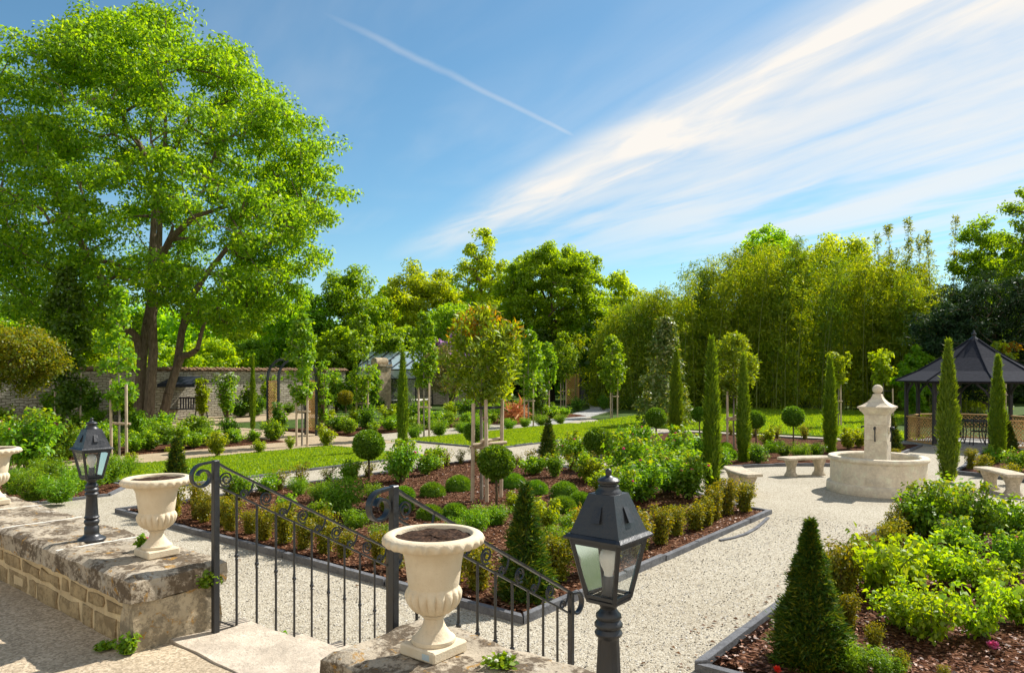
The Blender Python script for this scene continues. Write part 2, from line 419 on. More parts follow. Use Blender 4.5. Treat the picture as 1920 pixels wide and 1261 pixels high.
M = dict(
    gravel=gravel_mat(), mulch=mulch_mat(), lawn=lawn_mat(),
    sand=sand_mat('sandy_path', (.50, .38, .24), (.66, .54, .38)),
    terrace=sand_mat('terrace_grit', (.60, .48, .33), (.80, .66, .48), 75),
    earth=sand_mat('earth', (.055, .105, .014), (.11, .17, .022), 12),
    greypath=sand_mat('grey_path', (.46, .45, .42), (.62, .61, .58)),
    slab=oldstone_mat('pale_slab', (.68, .58, .46), (.36, .30, .23), .35),
    coping=oldstone_mat('lichen_coping', (.50, .425, .32), (.135, .100, .066), .95, .9, .45),
    rubble=oldstone_mat('rubble_stone', (.52, .39, .215), (.19, .13, .065), .55, .15),
    endstone=oldstone_mat('end_stone', (.56, .46, .31), (.12, .10, .07), .55, .8, .6),
    mortar=oldstone_mat('lime_mortar', (.84, .65, .38), (.46, .34, .19), .3),
    whitemortar=simple('white_mortar', (.66, .62, .54), .9, var=.15, scale=30, bmp=.004),
    kerb=oldstone_mat('slate_kerb', (.20, .205, .22), (.075, .075, .08), .4),
    farwall=rubble_mat(),
    tile=oldstone_mat('clay_tile', (.36, .22, .13), (.10, .085, .06), .55, .5),
    urn=urn_mat(), iron=iron_mat(), pane=pane_mat(),
    brass=simple('bulb_socket', (.10, .10, .11), .4, .5), bulb=simple('milky_bulb', (.85, .84, .80), .25, var=.02, spec=.6),
    soil=sand_mat('potting_soil', (.045, .024, .014), (.11, .06, .035), 90),
    fount=oldstone_mat('fountain_stone', (.92, .80, .62), (.55, .46, .34), .32, 0, .25),
    bench=oldstone_mat('bench_stone', (.72, .62, .47), (.27, .23, .17), .5),
    water=water_mat(), shingle=shingle_mat(),
    darkwood=simple('dark_stained_wood', (.035, .032, .036), .6, var=.25, bmp=.003),
    lattice=simple('lattice_wood', (.56, .33, .12), .7, var=.25, bmp=.003),
    stake=simple('weathered_stake', (.46, .36, .25), .8, var=.22, scale=6, bmp=.004),
    tie=simple('black_strap', (.015, .015, .015), .6),
    bark=bark_mat('grey_brown_bark', (.070, .052, .038), (.27, .205, .145)),
    stem=bark_mat('green_brown_stem', (.07, .055, .03), (.17, .13, .08)),
    palebark=bark_mat('pale_bark', (.16, .14, .11), (.32, .29, .24)),
    greycanvas=simple('navy_canvas', (.018, .024, .040), .7, var=.2),
    glasshouse=simple('pale_glazing', (.34, .44, .48), .12, var=.08, spec=.8),
    chip=leafmat('bark_chip', [(.030, .011, .006), (.105, .040, .018), (.19, .080, .038), (.36, .20, .115)], 0., gloss=.03, var=0.),
    deadleaf=leafmat('dead_leaf', [(.08, .04, .02), (.20, .11, .05), (.12, .05, .03)], .1, var=0.),
    # foliage
    farbright=leafmat('far_bright_leaf', [(.082, .205, .006), (.118, .265, .008), (.165, .315, .010)], .60),
    farmid=leafmat('far_mid_leaf', [(.062, .165, .006), (.092, .220, .007), (.135, .270, .009)], .60),
    faryellow=leafmat('far_yellow_leaf', [(.112, .220, .006), (.158, .272, .007), (.205, .315, .009)], .60),
    boxgreen=leafmat('young_box_leaf', [(.050, .080, .008), (.090, .125, .010), (.150, .140, .012)], .4),
    bigtree=leafmat('fresh_maple_leaf', [(.045, .125, .007), (.080, .190, .008), (.115, .245, .010), (.175, .300, .013)], .54),
    bright=leafmat('bright_green_leaf', [(.055, .15, .008), (.085, .205, .011), (.14, .255, .012)], .52),
    mid=leafmat('mid_green_leaf', [(.030, .088, .007), (.048, .130, .009), (.085, .180, .010)], .50),
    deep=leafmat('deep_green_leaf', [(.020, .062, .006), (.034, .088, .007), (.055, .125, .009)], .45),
    cedar=leafmat('cedar_needle', [(.008, .028, .014), (.014, .042, .018), (.026, .064, .022)], .22),
    yellow=leafmat('yellow_green_leaf', [(.080, .155, .006), (.120, .205, .008), (.165, .255, .010)], .52),
    bamboo=leafmat('bamboo_leaf', [(.072, .140, .005), (.118, .195, .006), (.180, .240, .008)], .50),
    bamboodark=leafmat('dark_bamboo_leaf', [(.046, .110, .006), (.076, .150, .007), (.118, .190, .009)], .46),
    culm=simple('bamboo_culm', (.16, .20, .04), .5, var=.3),
    photinia=leafmat('glossy_photinia_leaf', [(.060, .125, .006), (.105, .185, .008), (.165, .235, .010)], .48, gloss=.03),
    copper=leafmat('copper_young_leaf', [(.15, .105, .008), (.21, .13, .010), (.16, .16, .012)], .45),
    cypress=leafmat('cypress_spray', [(.040, .100, .006), (.066, .148, .007), (.108, .190, .009)], .42),
    yew=leafmat('yew_needle', [(.018, .046, .007), (.028, .064, .008), (.050, .084, .008), (.135, .135, .009)], .27, tcol=(1.6, 1.55, .4)),
    golden=leafmat('golden_box_leaf', [(.055, .092, .005), (.098, .130, .006), (.165, .165, .008)], .42),
    ball=leafmat('box_leaf', [(.035, .105, .007), (.060, .155, .010), (.100, .205, .014)], .35),
    dome=leafmat('santolina_needle', [(.035, .110, .010), (.060, .165, .012), (.100, .215, .018)], .35),
    rose=leafmat('rose_leaf', [(.045, .135, .010), (.080, .200, .012), (.130, .255, .018)], .45),
    lime=leafmat('lime_rose_leaf', [(.085, .190, .007), (.130, .250, .009), (.185, .300, .011)], .50),
    fern=leafmat('feathery_leaf', [(.046, .140, .007), (.075, .190, .009), (.120, .240, .013)], .45),
    olive=leafmat('olive_leaf', [(.075, .10, .045), (.12, .15, .07), (.18, .20, .11)], .3),
    magnolia=leafmat('magnolia_leaf', [(.035, .080, .014), (.070, .125, .022), (.15, .18, .06)], .3, gloss=.045),
    hedge=leafmat('clipped_hedge_leaf', [(.062, .115, .006), (.095, .145, .008), (.145, .150, .010)], .42),
    grass=leafmat('grass_blade', [(.065, .150, .007), (.112, .220, .010), (.165, .275, .014)], .45, var=0.),
    ivy=leafmat('wall_weed_leaf', [(.045, .13, .008), (.09, .20, .012), (.14, .25, .02)], .4),
    red=leafmat('red_petal', [(.6, .02, .015), (.7, .05, .03)], .3, tcol=(1, 1, 1)),
    pink=leafmat('pink_petal', [(.55, .05, .22), (.68, .12, .32), (.75, .22, .42)], .3, tcol=(1.1, 1, 1)),
    lilac=leafmat('lilac_petal', [(.24, .12, .36), (.34, .20, .46), (.42, .28, .52)], .3, tcol=(1.1, 1, 1)),
    redleaf=leafmat('red_strap_leaf', [(.25, .06, .03), (.34, .12, .06), (.30, .16, .08)], .35, tcol=(1.2, 1, .8)),
    whitepetal=leafmat('white_petal', [(.7, .7, .6), (.8, .78, .7)], .3, tcol=(1, 1, 1)),
)
# ------------------------------------------------------------------ ground, paths, beds, lawns
def struct(name, mb, mat, smooth=False, rz=0.):
    return tag(mb.build(name, mat, None, smooth, rz=rz), kind='structure')
AX_S, AX_T, RING = -3.2, 15.57, 3.74          # fountain stands where the two garden axes cross
def sheet(name, poly, z, mat, thick=.3, kind='structure'):
    mb = MB(); mb.prism(poly, z-thick, z); return tag(mb.build(name, mat, rz=ROT), kind=kind)
mb = MB(); mb.box((-300, -60, -1.), (300, 420, -.03)); struct('ground', mb, M['earth'])
sheet('gravel_path', [(-21.0, 2.3), (12, 2.3), (12, 27.4), (-18.4, 27.4), (-18.4, 30), (-21.0, 33), (-21.0, 16.8), (-18.8, 16.8), (-18.8, 14.2), (-21, 14.2)], 0., M['gravel'])
sheet('sandy_path', [(-21.0, 3.0), (-18.8, 3.0), (-18.8, 14.2), (-18.0, 14.2), (-18.0, 16.8), (-36, 16.8), (-36, 14.4), (-21.0, 14.4)], .006, M['sand'])
sheet('swing_terrace', [(-36.4, 16.8), (-31.5, 16.8), (-31.0, 25), (-36.4, 25)], .010, M['sand'])
mb = MB(); mb.prism([G(*p)[:2] for p in ((985, 801), (1065, 792), (1150, 768.5), (1143, 760.5), (1120, 754), (1092, 748.5), (1086, 750.5), (1104, 758), (1107, 766), (1060, 779), (985, 788))], -.2, .008)
struct('curving_path', mb, M['greypath'])

def bed_poly(sx, st):
    """a quarter of the garden: rectangle whose inner corner is cut by the round plaza"""
    s0 = AX_S + sx*.83; t0 = AX_T + st*1.28; s1 = AX_S + sx*9.36; t1 = AX_T + st*10.33
    pts = []
    a0 = math.acos(.83/RING); a1 = math.asin(1.28/RING)
    for i in range(9):
        a = a0 + (a1-a0)*i/8; pts.append((AX_S + sx*RING*math.cos(a), AX_T + st*RING*math.sin(a)))
    return [(s0, t1)] + pts + [(s1, t0), (s1, t1)]
def inset(poly, d):
    c = [sum(p[i] for p in poly)/len(poly) for i in (0, 1)]
    n = len(poly); out = []
    area = sum(poly[i][0]*poly[(i+1) % n][1]-poly[(i+1) % n][0]*poly[i][1] for i in range(n)); sg = 1 if area > 0 else -1
    for i in range(n):
        p0, p1, p2 = Vector(poly[i-1]), Vector(poly[i]), Vector(poly[(i+1) % n])
        e1 = (p1-p0).normalized(); e2 = (p2-p1).normalized()
        n1 = Vector((-e1.y, e1.x))*sg; n2 = Vector((-e2.y, e2.x))*sg
        m = (n1+n2).normalized(); out.append(tuple(p1 + m*(d/max(.3, m.dot(n1)))))
    return out
def ring_kerb(name, poly, w_, h, mat, seed=0):
    """edging: a closed strip with small unevenness along its length"""
    n = len(poly); inn = inset(poly, w_); mb = MB(); rng = random.Random(seed)
    for i in range(n):
        a, b, c, d = Vector(poly[i]), Vector(poly[(i+1) % n]), Vector(inn[(i+1) % n]), Vector(inn[i])
        L = (b-a).length; k = max(1, int(L/.9))
        for j in range(k):
            u0, u1 = j/k, (j+1)/k - (.012/L if k > 1 else 0); hh = h + rng.uniform(-.014, .012)
            jt = Vector((rng.uniform(-.009, .009), rng.uniform(-.009, .009))); q_ = [a.lerp(b, u0)+jt, a.lerp(b, u1)+jt*rng.uniform(.2, 1), d.lerp(c, u1)+jt*rng.uniform(.2, 1), d.lerp(c, u0)+jt]
            e = .008
            m0 = sum(q_, Vector((0, 0)))/4
            top = [p + (m0-p).normalized()*e for p in q_]
            z = -.1
            vs = [(p.x, p.y, z) for p in q_] + [(p.x, p.y, hh-e) for p in q_] + [(p.x, p.y, hh) for p in top]
            mb.add(vs, [(0,1,5,4),(1,2,6,5),(2,3,7,6),(3,0,4,7),(4,5,9,8),(5,6,10,9),(6,7,11,10),(7,4,8,11),(8,9,10,11)])
    return tag(mb.build(name, mat, rz=ROT), kind='structure')
BEDS = {k: bed_poly(*v) for k, v in dict(near=(-1, -1), far=(-1, 1), rose=(1, -1), corner=(1, 1)).items()}
def grid_bed(poly, z, mat, seed):
    """bark surface with gentle heaps"""
    xs = [p[0] for p in poly]; ys = [p[1] for p in poly]; mb = MB()
    inn = inset(poly, .06)
    def inside(x, y):
        c = False; n = len(inn)
        for i in range(n):
            (x0, y0), (x1, y1) = inn[i], inn[(i+1) % n]
            if (y0 > y) != (y1 > y) and x < (x1-x0)*(y-y0)/(y1-y0)+x0: c = not c
        return c
    mb.prism(inn, -.1, z-.02)
    st = .18; idx = {}; vs = []; fs = []
    nx = int((max(xs)-min(xs))/st)+1; ny = int((max(ys)-min(ys))/st)+1
    for i in range(nx+1):
        for j in range(ny+1):
            x, y = min(xs)+i*st, min(ys)+j*st
            if inside(x, y): idx[(i, j)] = len(vs); vs.append((x, y, z + .035*mnoise.noise(Vector((x*1.3, y*1.3, seed)))+.012*mnoise.noise(Vector((x*5, y*5, seed)))))
    for i in range(nx):
        for j in range(ny):
            k = [(i, j), (i+1, j), (i+1, j+1), (i, j+1)]
            if all(q_ in idx for q_ in k): fs.append([idx[q_] for q_ in k])
    mb.add(vs, fs)
    return tag(mb.build('flower_bed_ground', mat, rz=ROT, smooth=True), kind='structure')
for i, (k, p) in enumerate(BEDS.items()):
    ring_kerb('bed_kerb', p, .07, .075, M['kerb'], i); grid_bed(p, .05, M['mulch'], i)
ROSE0 = [(-14.35, 2.5), (-14.35, 5.9), (-15.2, 6.6), (-18.4, 6.6), (-18.6, 5.0), (-22, 3.5), (-22, 2.5)]
ring_kerb('bed_kerb', ROSE0, .07, .06, M['kerb'], 11); grid_bed(ROSE0, .05, M['mulch'], 9)
LAWNS = [[(-14.45, 6.75), (-14.45, 14.1), (-18.55, 14.1), (-18.55, 6.75)],
         [(-14.1, 16.9), (-14.1, 27.2), (-18.25, 27.2), (-18.25, 16.9)],
         [(-4.4, 27.6), (-4.4, 29.6), (-6.6, 33), (-6.6, 47), (-24, 50), (-19.5, 38), (-18.1, 29), (-18.1, 27.6)]]
for i, p in enumerate(LAWNS):
    sheet('lawn', p, .035, M['lawn'])
    if i < 2: ring_kerb('lawn_kerb', [(x+(.07 if x > -16 else -.07), y+(.07 if (y > 14 and y < 15) or y > 20 else -.07)) for x, y in p], .06, .055, M['kerb'], 20+i)
STRIPS = [[(-23.4, 3.2), (-21.05, 3.2), (-21.05, 14.3), (-23.4, 14.3)], [(-25.5, 17.), (-21.05, 17.), (-21.05, 33), (-25.5, 36)],
          [(-36.2, 6), (-34.6, 6), (-34.6, 16), (-36.2, 16)]]
for i, p in enumerate(STRIPS): grid_bed(p, .05, M['mulch'], 30+i)

# ------------------------------------------------------------------ terrace, steps and near walls
TZ, WZ = .71, 1.14
sheet('terrace_ground', [(-16, -8), (9, -8), (9, 2.08), (-16, 2.08)], TZ, M['terrace'], 1.2)
mb = MB(); grid_box(mb, (-4.27, 2.085, TZ-.2), (-2.44, 2.56, TZ+.012), .11)
o = mb.build('threshold_slab', M['slab'], rz=ROT); roughen(o.data, .014, 4.1, 3)
tag(o, 'pale worn stone slab at the top of the steps between the two walls', 'stone slab')
for i in range(3):
    mb = MB(); t0 = 2.57 + .38*i; z = TZ - .178*(i+1)
    grid_box(mb, (-4.25, t0, -.1), (-2.45, t0+.378, z), .12)
    o = mb.build('stone_step', M['slab'], rz=ROT); roughen(o.data, .01, 5, i+9)
    tag(o, ['uppermost stone step below the pale slab, between the railings', 'middle stone step between the railings', 'lowest stone step meeting the pale gravel'][i], 'step', 'stone steps down to the garden')

def rubble_face(mb, length, z0, z1, y, rng, rows=(.165, .11, .14)):
    """irregular stones standing 2-3 cm proud of the face at depth y (facing -y), from x=0 to -length"""
    z = z0; zs = []
    k = 0
    while z < z1-.05:
        h = min(rows[k % len(rows)]*rng.uniform(.85, 1.2), z1-z); zs.append((z, z+h)); z += h; k += 1
    for (a, b) in zs:
        x = 0.
        while x > -length:
            L = rng.uniform(.15, .42); g = rng.uniform(.012, .024)
            x0, x1 = x-L+g, x-g; c0, c1 = a+g, b-g
            if c1-c0 > .03:
                j = lambda s_: rng.uniform(-s_, s_)
                R = [(x0+j(.02), c0+j(.012)), ((x0+x1)/2+j(.03), c0+j(.014)), (x1+j(.02), c0+j(.012)), (x1+j(.014), (c0+c1)/2), (x1+j(.02), c1+j(.012)), ((x0+x1)/2+j(.03), c1+j(.014)), (x0+j(.02), c1+j(.012)), (x0+j(.014), (c0+c1)/2)]
                cx = sum(p[0] for p in R)/8; cz = sum(p[1] for p in R)/8; d = rng.uniform(.004, .014)
                vs = []
                for f_, dy in ((1., -.02), (.97, d*.6), (.85, d), (.45, d*1.12+j(.006))):
                    vs += [(cx+(p[0]-cx)*f_, y-dy, cz+(p[1]-cz)*f_) for p in R]
                mb.add(vs, [(r_*8+i, r_*8+(i+1) % 8, (r_+1)*8+(i+1) % 8, (r_+1)*8+i) for r_ in range(3) for i in range(8)] + [tuple(24+i for i in range(8))])
            x -= L

def near_wall(s_end, length, sgn, label, seed):
    """low terrace wall: core, rubble face, end stones, coping slabs; local x runs along the wall"""
    rng = random.Random(seed); W0 = thing('terrace_wall', label, 'stone wall', ST(s_end, 1.90, 0), ROT)
    mb = MB(); x0, x1 = (-length, -.02) if sgn < 0 else (.02, length)
    mb.box((x0, .0, -.1), (x1, .47, WZ-.145)); mb.build('mortar_core', M['mortar'], W0)
    mb = MB(); rubble_face(mb, length, TZ-.02, WZ-.15, 0., rng)
    if sgn > 0: mb.v = [(x+length, y, z) for x, y, z in mb.v]
    mb.build('rubble_stones', M['rubble'], W0, smooth=60)
    # end block facing the steps
    mb = MB(); e0, e1 = (-.14, .035) if sgn < 0 else (-.035, .14)
    grid_box(mb, (e0, -.028, TZ-.05), (e1, .49, WZ-.155), .045); grid_box(mb, (e0+.02, .02, -.1), (e1-.02, .47, TZ-.052), .1)
    o = mb.build('end_stone', M['endstone'], W0, smooth=40); roughen(o.data, .022, 5.5, seed); roughen(o.data, .009, 21, seed)
    x = 0.; k = 0
    while x < length-.2:
        L = rng.uniform(.82, 1.15) if k else (1.05 if sgn < 0 else 1.5)
        a, b = (x+.010, x+L-.010)
        if k == 0: a = -.05
        if sgn < 0: a, b = -b, -a
        mb = MB(); grid_box(mb, (a, -.055, WZ-.145), (b, .53, WZ), .04)
        o = mb.build('coping_slab', M['coping'], W0, smooth=50)
        for v in o.data.vertices:      # worn, rounded arrises
            c = v.co; dx = min(c.x-a, b-c.x); dy = min(c.y+.055, .53-c.y); dz = WZ-c.z
            if dz < .03 and (dx < .03 or dy < .03): c.z -= .014
            if sgn and dz < .03 and (dx < .01 or dy < .01): c.z -= .012
        roughen(o.data, .016, 6, seed+k); roughen(o.data, .007, 26, seed+k)
        if k:
            j = x if sgn > 0 else -x
            mb = MB(); grid_box(mb, (j-.014, -.045, WZ-.13), (j+.014, .52, WZ-.006), .05)
            o = mb.build('mortar_joint', M['whitemortar'], W0); roughen(o.data, .004, 20, k)
        x += L; k += 1
    return W0
near_wall(-4.27, 8.5, -1, 'low mossy stone wall with lichen coping carrying the row of urns and a lamp', 3)
near_wall(-2.44, 5.0, 1, 'short weathered stone wall stub carrying the large urn and the large lamp', 8)

# ------------------------------------------------------------------ urns
def urn(loc, rz, label, sc=1.):
    U = thing('garden_urn', label, 'urn', loc, rz, 'cream urns on the terrace wall')
    mb = MB(); mb.bbox((-.100, -.100, 0), (.100, .100, .048), .007); mb.build('plinth', M['urn'], U)
    def gad(r_, z, t):
        if .166 < z < .276:
            k = math.sin((z-.166)/.11*math.pi)**.6; return r_*(1 - .13*k*(1-abs(math.sin(t*9)))**1.3)
        return r_
    foot = [(.0, .047), (.088, .047), (.092, .055), (.090, .066), (.080, .071), (.076, .076), (.066, .088), (.054, .105), (.045, .123), (.041, .138), (.040, .150), (.047, .153), (.052, .158), (.050, .164)]
    bowl = [(.055, .167), (.076, .176), (.096, .192), (.110, .212), (.118, .234), (.1195, .250), (.114, .264), (.107, .273), (.103, .279), (.104, .284)]
    body = [(.106, .29), (.110, .32), (.115, .36), (.121, .40), (.127, .42), (.136, .433), (.150, .441), (.168, .445)]
    mb = MB(); mb.lathe(foot, 48, cap=False); mb.build('foot', M['urn'], U, smooth=50)
    mb = MB(); mb.lathe([(.05, .1655)] + bowl, 144, mod=gad, cap=False); mb.build('gadrooned_bowl', M['urn'], U, smooth=75)
    mb = MB(); mb.lathe(bowl[-1:] + body, 64, cap=False); mb.build('body', M['urn'], U, smooth=60)
    def egg(r_, z, t):
        if .448 < z < .478 and r_ > .18: return r_ + .0058*math.cos(t*26)*(1 if z < .472 else .5)
        return r_
    rim = [(.166, .445), (.182, .448), (.194, .452), (.203, .459), (.208, .468), (.209, .477), (.206, .486), (.199, .492), (.190, .496), (.180, .498), (.168, .497), (.162, .494), (.160, .488), (.158, .470), (.150, .44)]
    mb = MB(); mb.lathe(rim, 208, mod=egg, cap=False); mb.build('rim', M['urn'], U, smooth=70)
    mb = MB(); n = 40; vs = []; rr = random.Random(5)
    for i in range(9):
        for j in range(n):
            t = 2*math.pi*j/n; r_ = .158*(i+.2)/8.2
            vs.append((r_*math.cos(t), r_*math.sin(t), .480 + .007*mnoise.noise(Vector((r_*math.cos(t)*22, r_*math.sin(t)*22, 2.))) + rr.uniform(-.0035, .0035)))
    mb.add(vs, [(i*n+j, i*n+(j+1) % n, (i+1)*n+(j+1) % n, (i+1)*n+j) for i in range(8) for j in range(n)] + [tuple(range(n))[::-1]])
    mb.build('soil', M['soil'], U)
    U.scale = (sc,)*3
    return U
U1 = urn(AT(813, 2.99, WZ+.004), ROT, 'large cream urn of dark soil standing on the short wall stub beside the large lamp')
U2 = urn(AT(294, 4.60, WZ+.004), ROT, 'cream urn at the end of the long mossy wall, beside the left railing post')
U3 = urn(AT(-12, 6.38, WZ+.004), ROT, 'cream urn cut off by the photo edge, far end of the long wall')
mb = MB(); mb.box((.035, -.1015, .012), (.075, -.0997, .036)); o = mb.build('sticker', simple('price_sticker', (.42, .50, .52), .5), U1)

# ------------------------------------------------------------------ lamps
def wall_lamp(loc, rz, label, tilt=0.):
    L = thing('pedestal_lamp', label, 'lamp', loc, rz, 'black lantern lamps on the terrace walls'); L.scale = (1., 1., 1.)
    def flute(r_, z, t): return r_*(1-.06*(1-abs(math.sin(t*6))) if .165 < z < .30 else 1)
    prof = [(0, 0), (.088, 0), (.090, .008), (.086, .016), (.074, .022), (.060, .030), (.050, .040), (.046, .048), (.047, .055), (.046, .095), (.040, .101), (.039, .108), (.046, .118), (.049, .130), (.046, .142), (.038, .148), (.047, .155), (.049, .162), (.043, .168),
            (.041, .180), (.034, .305), (.036, .310), (.043, .316), (.045, .324), (.040, .332), (.037, .337), (.045, .345), (.046, .353), (.040, .361), (.036, .366), (.041, .374), (.041, .383), (.032, .392), (.026, .402), (.030, .412), (.036, .418), (.036, .426), (0, .426)]
    mb = MB(); mb.lathe(prof, 48, mod=flute, cap=False); mb.build('pedestal', M['iron'], L, smooth=45)
    z0, z1, h0, h1 = .428, .632, .050, .087
    mb = MB(); mb.bbox((-h0-.004, -h0-.004, z0-.004), (h0+.004, h0+.004, z0+.010), .003)
    for sx, sy in ((-1,-1),(1,-1),(1,1),(-1,1)): mb.bar((sx*h0, sy*h0, z0+.008), (sx*h1, sy*h1, z1), .013, .013)
    for h, z, b_ in ((h0+.003, z0+.018, .010), (h1-.002, z1-.009, .018)):
        for a, c in (((-h, -h), (h, -h)), ((h, -h), (h, h)), ((h, h), (-h, h)), ((-h, h), (-h, -h))):
            mb.bar((a[0]*.93, a[1]*.93, z) if 0 else (a[0], a[1], z), (c[0], c[1], z), .010, b_)
    mb.build('lantern_frame', M['iron'], L, smooth=30)
    for i in range(4):
        c, s_ = math.cos(i*math.pi/2), math.sin(i*math.pi/2); mb = MB()
        q_ = [(-h0+.006, -h0, z0+.020), (h0-.006, -h0, z0+.020), (h1-.006, -h1, z1-.012), (-h1+.006, -h1, z1-.012)]
        mb.add([(x*c-y*s_, x*s_+y*c, z) for x, y, z in q_], [(0, 1, 2, 3)]); mb.build('glass_pane', M['pane'], L)
    mb = MB(); mb.lathe([(0, z0+.011), (.026, z0+.011), (.026, z0+.016), (.020, z0+.018), (.020, z0+.072), (.017, z0+.078), (0, z0+.078)], 20, cap=False); mb.build('socket', M['brass'], L, smooth=40)
    mb = MB(); mb.lathe([(.0135, z0+.076), (.015, z0+.092), (.024, z0+.110), (.0295, z0+.128), (.0300, z0+.140), (.026, z0+.156), (.016, z0+.168), (.006, z0+.173), (0, z0+.1735)], 24, cap=False); mb.build('bulb', M['bulb'], L, smooth=True)
    mb = MB(); e = .106
    mb.frustum4(e, z1, e, z1+.007); mb.frustum4(e-.001, z1+.0072, .096, z1+.016); mb.frustum4(.090, z1+.0162, .047, z1+.142)
    for i in range(4):
        c, s_ = math.cos(i*math.pi/2), math.sin(i*math.pi/2); y0, y1 = .0727, .0602
        q_ = [(-.015, -y0-.001, z1+.062), (.015, -y0-.001, z1+.062), (.012, -y1-.001, z1+.102), (-.012, -y1-.001, z1+.102), (-.017, -y0-.014, z1+.058), (.017, -y0-.014, z1+.058), (.012, -y1-.002, z1+.106), (-.012, -y1-.002, z1+.106)]
        mb.add([(x*c-y*s_, x*s_+y*c, z) for x, y, z in q_], [(4,5,6,7), (0,4,7,3), (1,2,6,5), (0,1,5,4)])
    mb.build('lantern_roof', M['iron'], L)
    z = z1+.142
    mb = MB(); mb.lathe([(.044, z-.002), (.042, z+.006), (.036, z+.012), (.034, z+.016), (.034, z+.024), (.028, z+.026), (.028, z+.031), (.034, z+.034), (.036, z+.041), (.030, z+.048), (.018, z+.052), (.010, z+.056), (.0085, z+.060), (.011, z+.066), (.010, z+.074), (.004, z+.079), (0, z+.080)], 28, cap=False)
    mb.build('finial', M['iron'], L, smooth=45)
    return L
wall_lamp(AT(1141, 2.335, WZ), ROT, 'large black lantern lamp with milky bulb beside the big urn')
wall_lamp(AT(172, 5.03, WZ), ROT, 'smaller looking black lantern lamp on the long mossy wall, left of the urn')

# ------------------------------------------------------------------ railings down the steps
def spiral(c, r0, r1, a0, turns, n=26):
    return [(0, c[0] + (r0+(r1-r0)*i/n)*math.cos(a0+turns*2*math.pi*i/n), c[1] + (r0+(r1-r0)*i/n)*math.sin(a0+turns*2*math.pi*i/n)) for i in range(n+1)]
def railing(s, label, Lr):
    R = thing('stair_railing', label, 'railing', ST(s, 2.32, TZ), ROT, 'wrought iron railings beside the steps')
    sl = -.565; top0 = 1.05; gap = .135
    zt = lambda y: top0 - .005 + sl*y
    mb = MB(); mb.bbox((-.019, -.019, 0), (.019, .019, top0+.012), .004); mb.build('newel_post', M['iron'], R)
    mb = MB(); mb.bbox((-.017, Lr-.017, -TZ), (.017, Lr+.017, zt(Lr)+.005), .004); mb.build('end_post', M['iron'], R)
    # handrail: scroll, run, curl
    c = (-.085, zt(0)-.075); pts = spiral(c, .030, .078, math.pi*2.9, -1.22, 30)
    a = [p for p in pts][:-1]; n = 4
    hand = a + [(0, -.03, zt(0)+.008), (0, .0, zt(0)+.006), (0, .06, zt(.06))] + [(0, Lr*k/6, zt(Lr*k/6)) for k in range(1, 7)]
    e = (Lr+.045, zt(Lr)-.085)
    hand += [(0, e[0] + (.078-.045*max(0, k-7)/9)*math.cos(a_), e[1] + (.078-.045*max(0, k-7)/9)*math.sin(a_)) for k, a_ in enumerate([math.radians(100-17*k) for k in range(17)])]
    mb = MB(); mb.tube(hand, 0, flat=(.012, .034), up=(1, 0, 0)); mb.build('handrail', M['iron'], R, smooth=40)
    mb = MB(); mb.tube([(0, .02, zt(.02)-gap), (0, Lr-.02, zt(Lr-.02)-gap)], 0, flat=(.010, .022), up=(1, 0, 0)); mb.build('lower_rail', M['iron'], R)
    mb = MB(); mb.tube([(0, .02, .085+sl*.02), (0, Lr-.02, .085+sl*(Lr-.02))], 0, flat=(.010, .022), up=(1, 0, 0)); mb.build('bottom_rail', M['iron'], R)
    nb = 10
    for i in range(1, nb):
        y = Lr*i/nb; zb = .085+sl*y; z1 = zt(y)-gap; zm = zb + (z1-zb)*.54; mb = MB()
        mb.lathe([(0, zb), (.0078, zb), (.0078, zm-.035), (.009, zm-.028), (.0105, zm-.018), (.007, zm-.014), (.013, zm-.006), (.0145, zm), (.013, zm+.006), (.007, zm+.014), (.0105, zm+.018), (.009, zm+.028), (.0078, zm+.035), (.0078, z1), (0, z1)], 10, (0, y, 0), cap=False)
        mb.build('baluster', M['iron'], R, smooth=40)
    for i in range(nb):
        y = Lr*(i+.5)/nb; z = zt(y); mb = MB()
        if i % 2 == 0:
            mb.tube(spiral((y, z-.066), .012, .048, .4, 1.75, 30) , 0, flat=(.009, .009), up=(1, 0, 0))
        else:
            up = spiral((y-.02, z-.096), .010, .030, 2.0, -1.4, 20)
            mb.tube(up + [(0, y+.035, z-.07), (0, y+.045, z-.035)], 0, flat=(.009, .009), up=(1, 0, 0))
        mb.build('scroll_ornament', M['iron'], R, smooth=40)
    return R
railing(-4.16, 'left black iron stair railing running down from the long mossy wall', 1.40)
railing(-2.56, 'black iron stair railing behind the large urn, on the right of the steps', 1.50)

# ------------------------------------------------------------------ fountain and benches
FT = thing('stone_fountain', 'pale stone fountain with round basin and square pillar topped by a ball', 'fountain', ST(AX_S, AX_T), ROT)
def facet(r_, z, t): return r_
mb = MB(); mb.lathe([(.80, 0), (1.0, 0), (1.005, .03), (1.0, .15), (.99, .17), (.96, .185), (.93, .19), (.925, .58), (.94, .60), (.965, .615), (.975, .635), (.972, .665), (.955, .685), (.925, .692), (.86, .692), (.825, .685), (.80, .66), (.79, .2)], 72, cap=False); mb.v = [(x*.925, y*.925, z) for x, y, z in mb.v]
mb.build('basin', M['fount'], FT, smooth=35)
mb = MB(); mb.lathe([(0, .40), (.73, .40)], 64, cap=False); mb.build('water', M['water'], FT)
mb = MB(); mb.bbox((-.24, -.24, .0), (.24, .24, .30), .01); mb.bbox((-.2, -.2, .302), (.2, .2, .998), .004); mb.bbox((-.1985, -.1985, 1.0), (.1985, .1985, 1.298), .004); mb.bbox((-.2, -.2, 1.30), (.2, .2, 1.50), .004)
mb.build('pillar', M['fount'], FT)
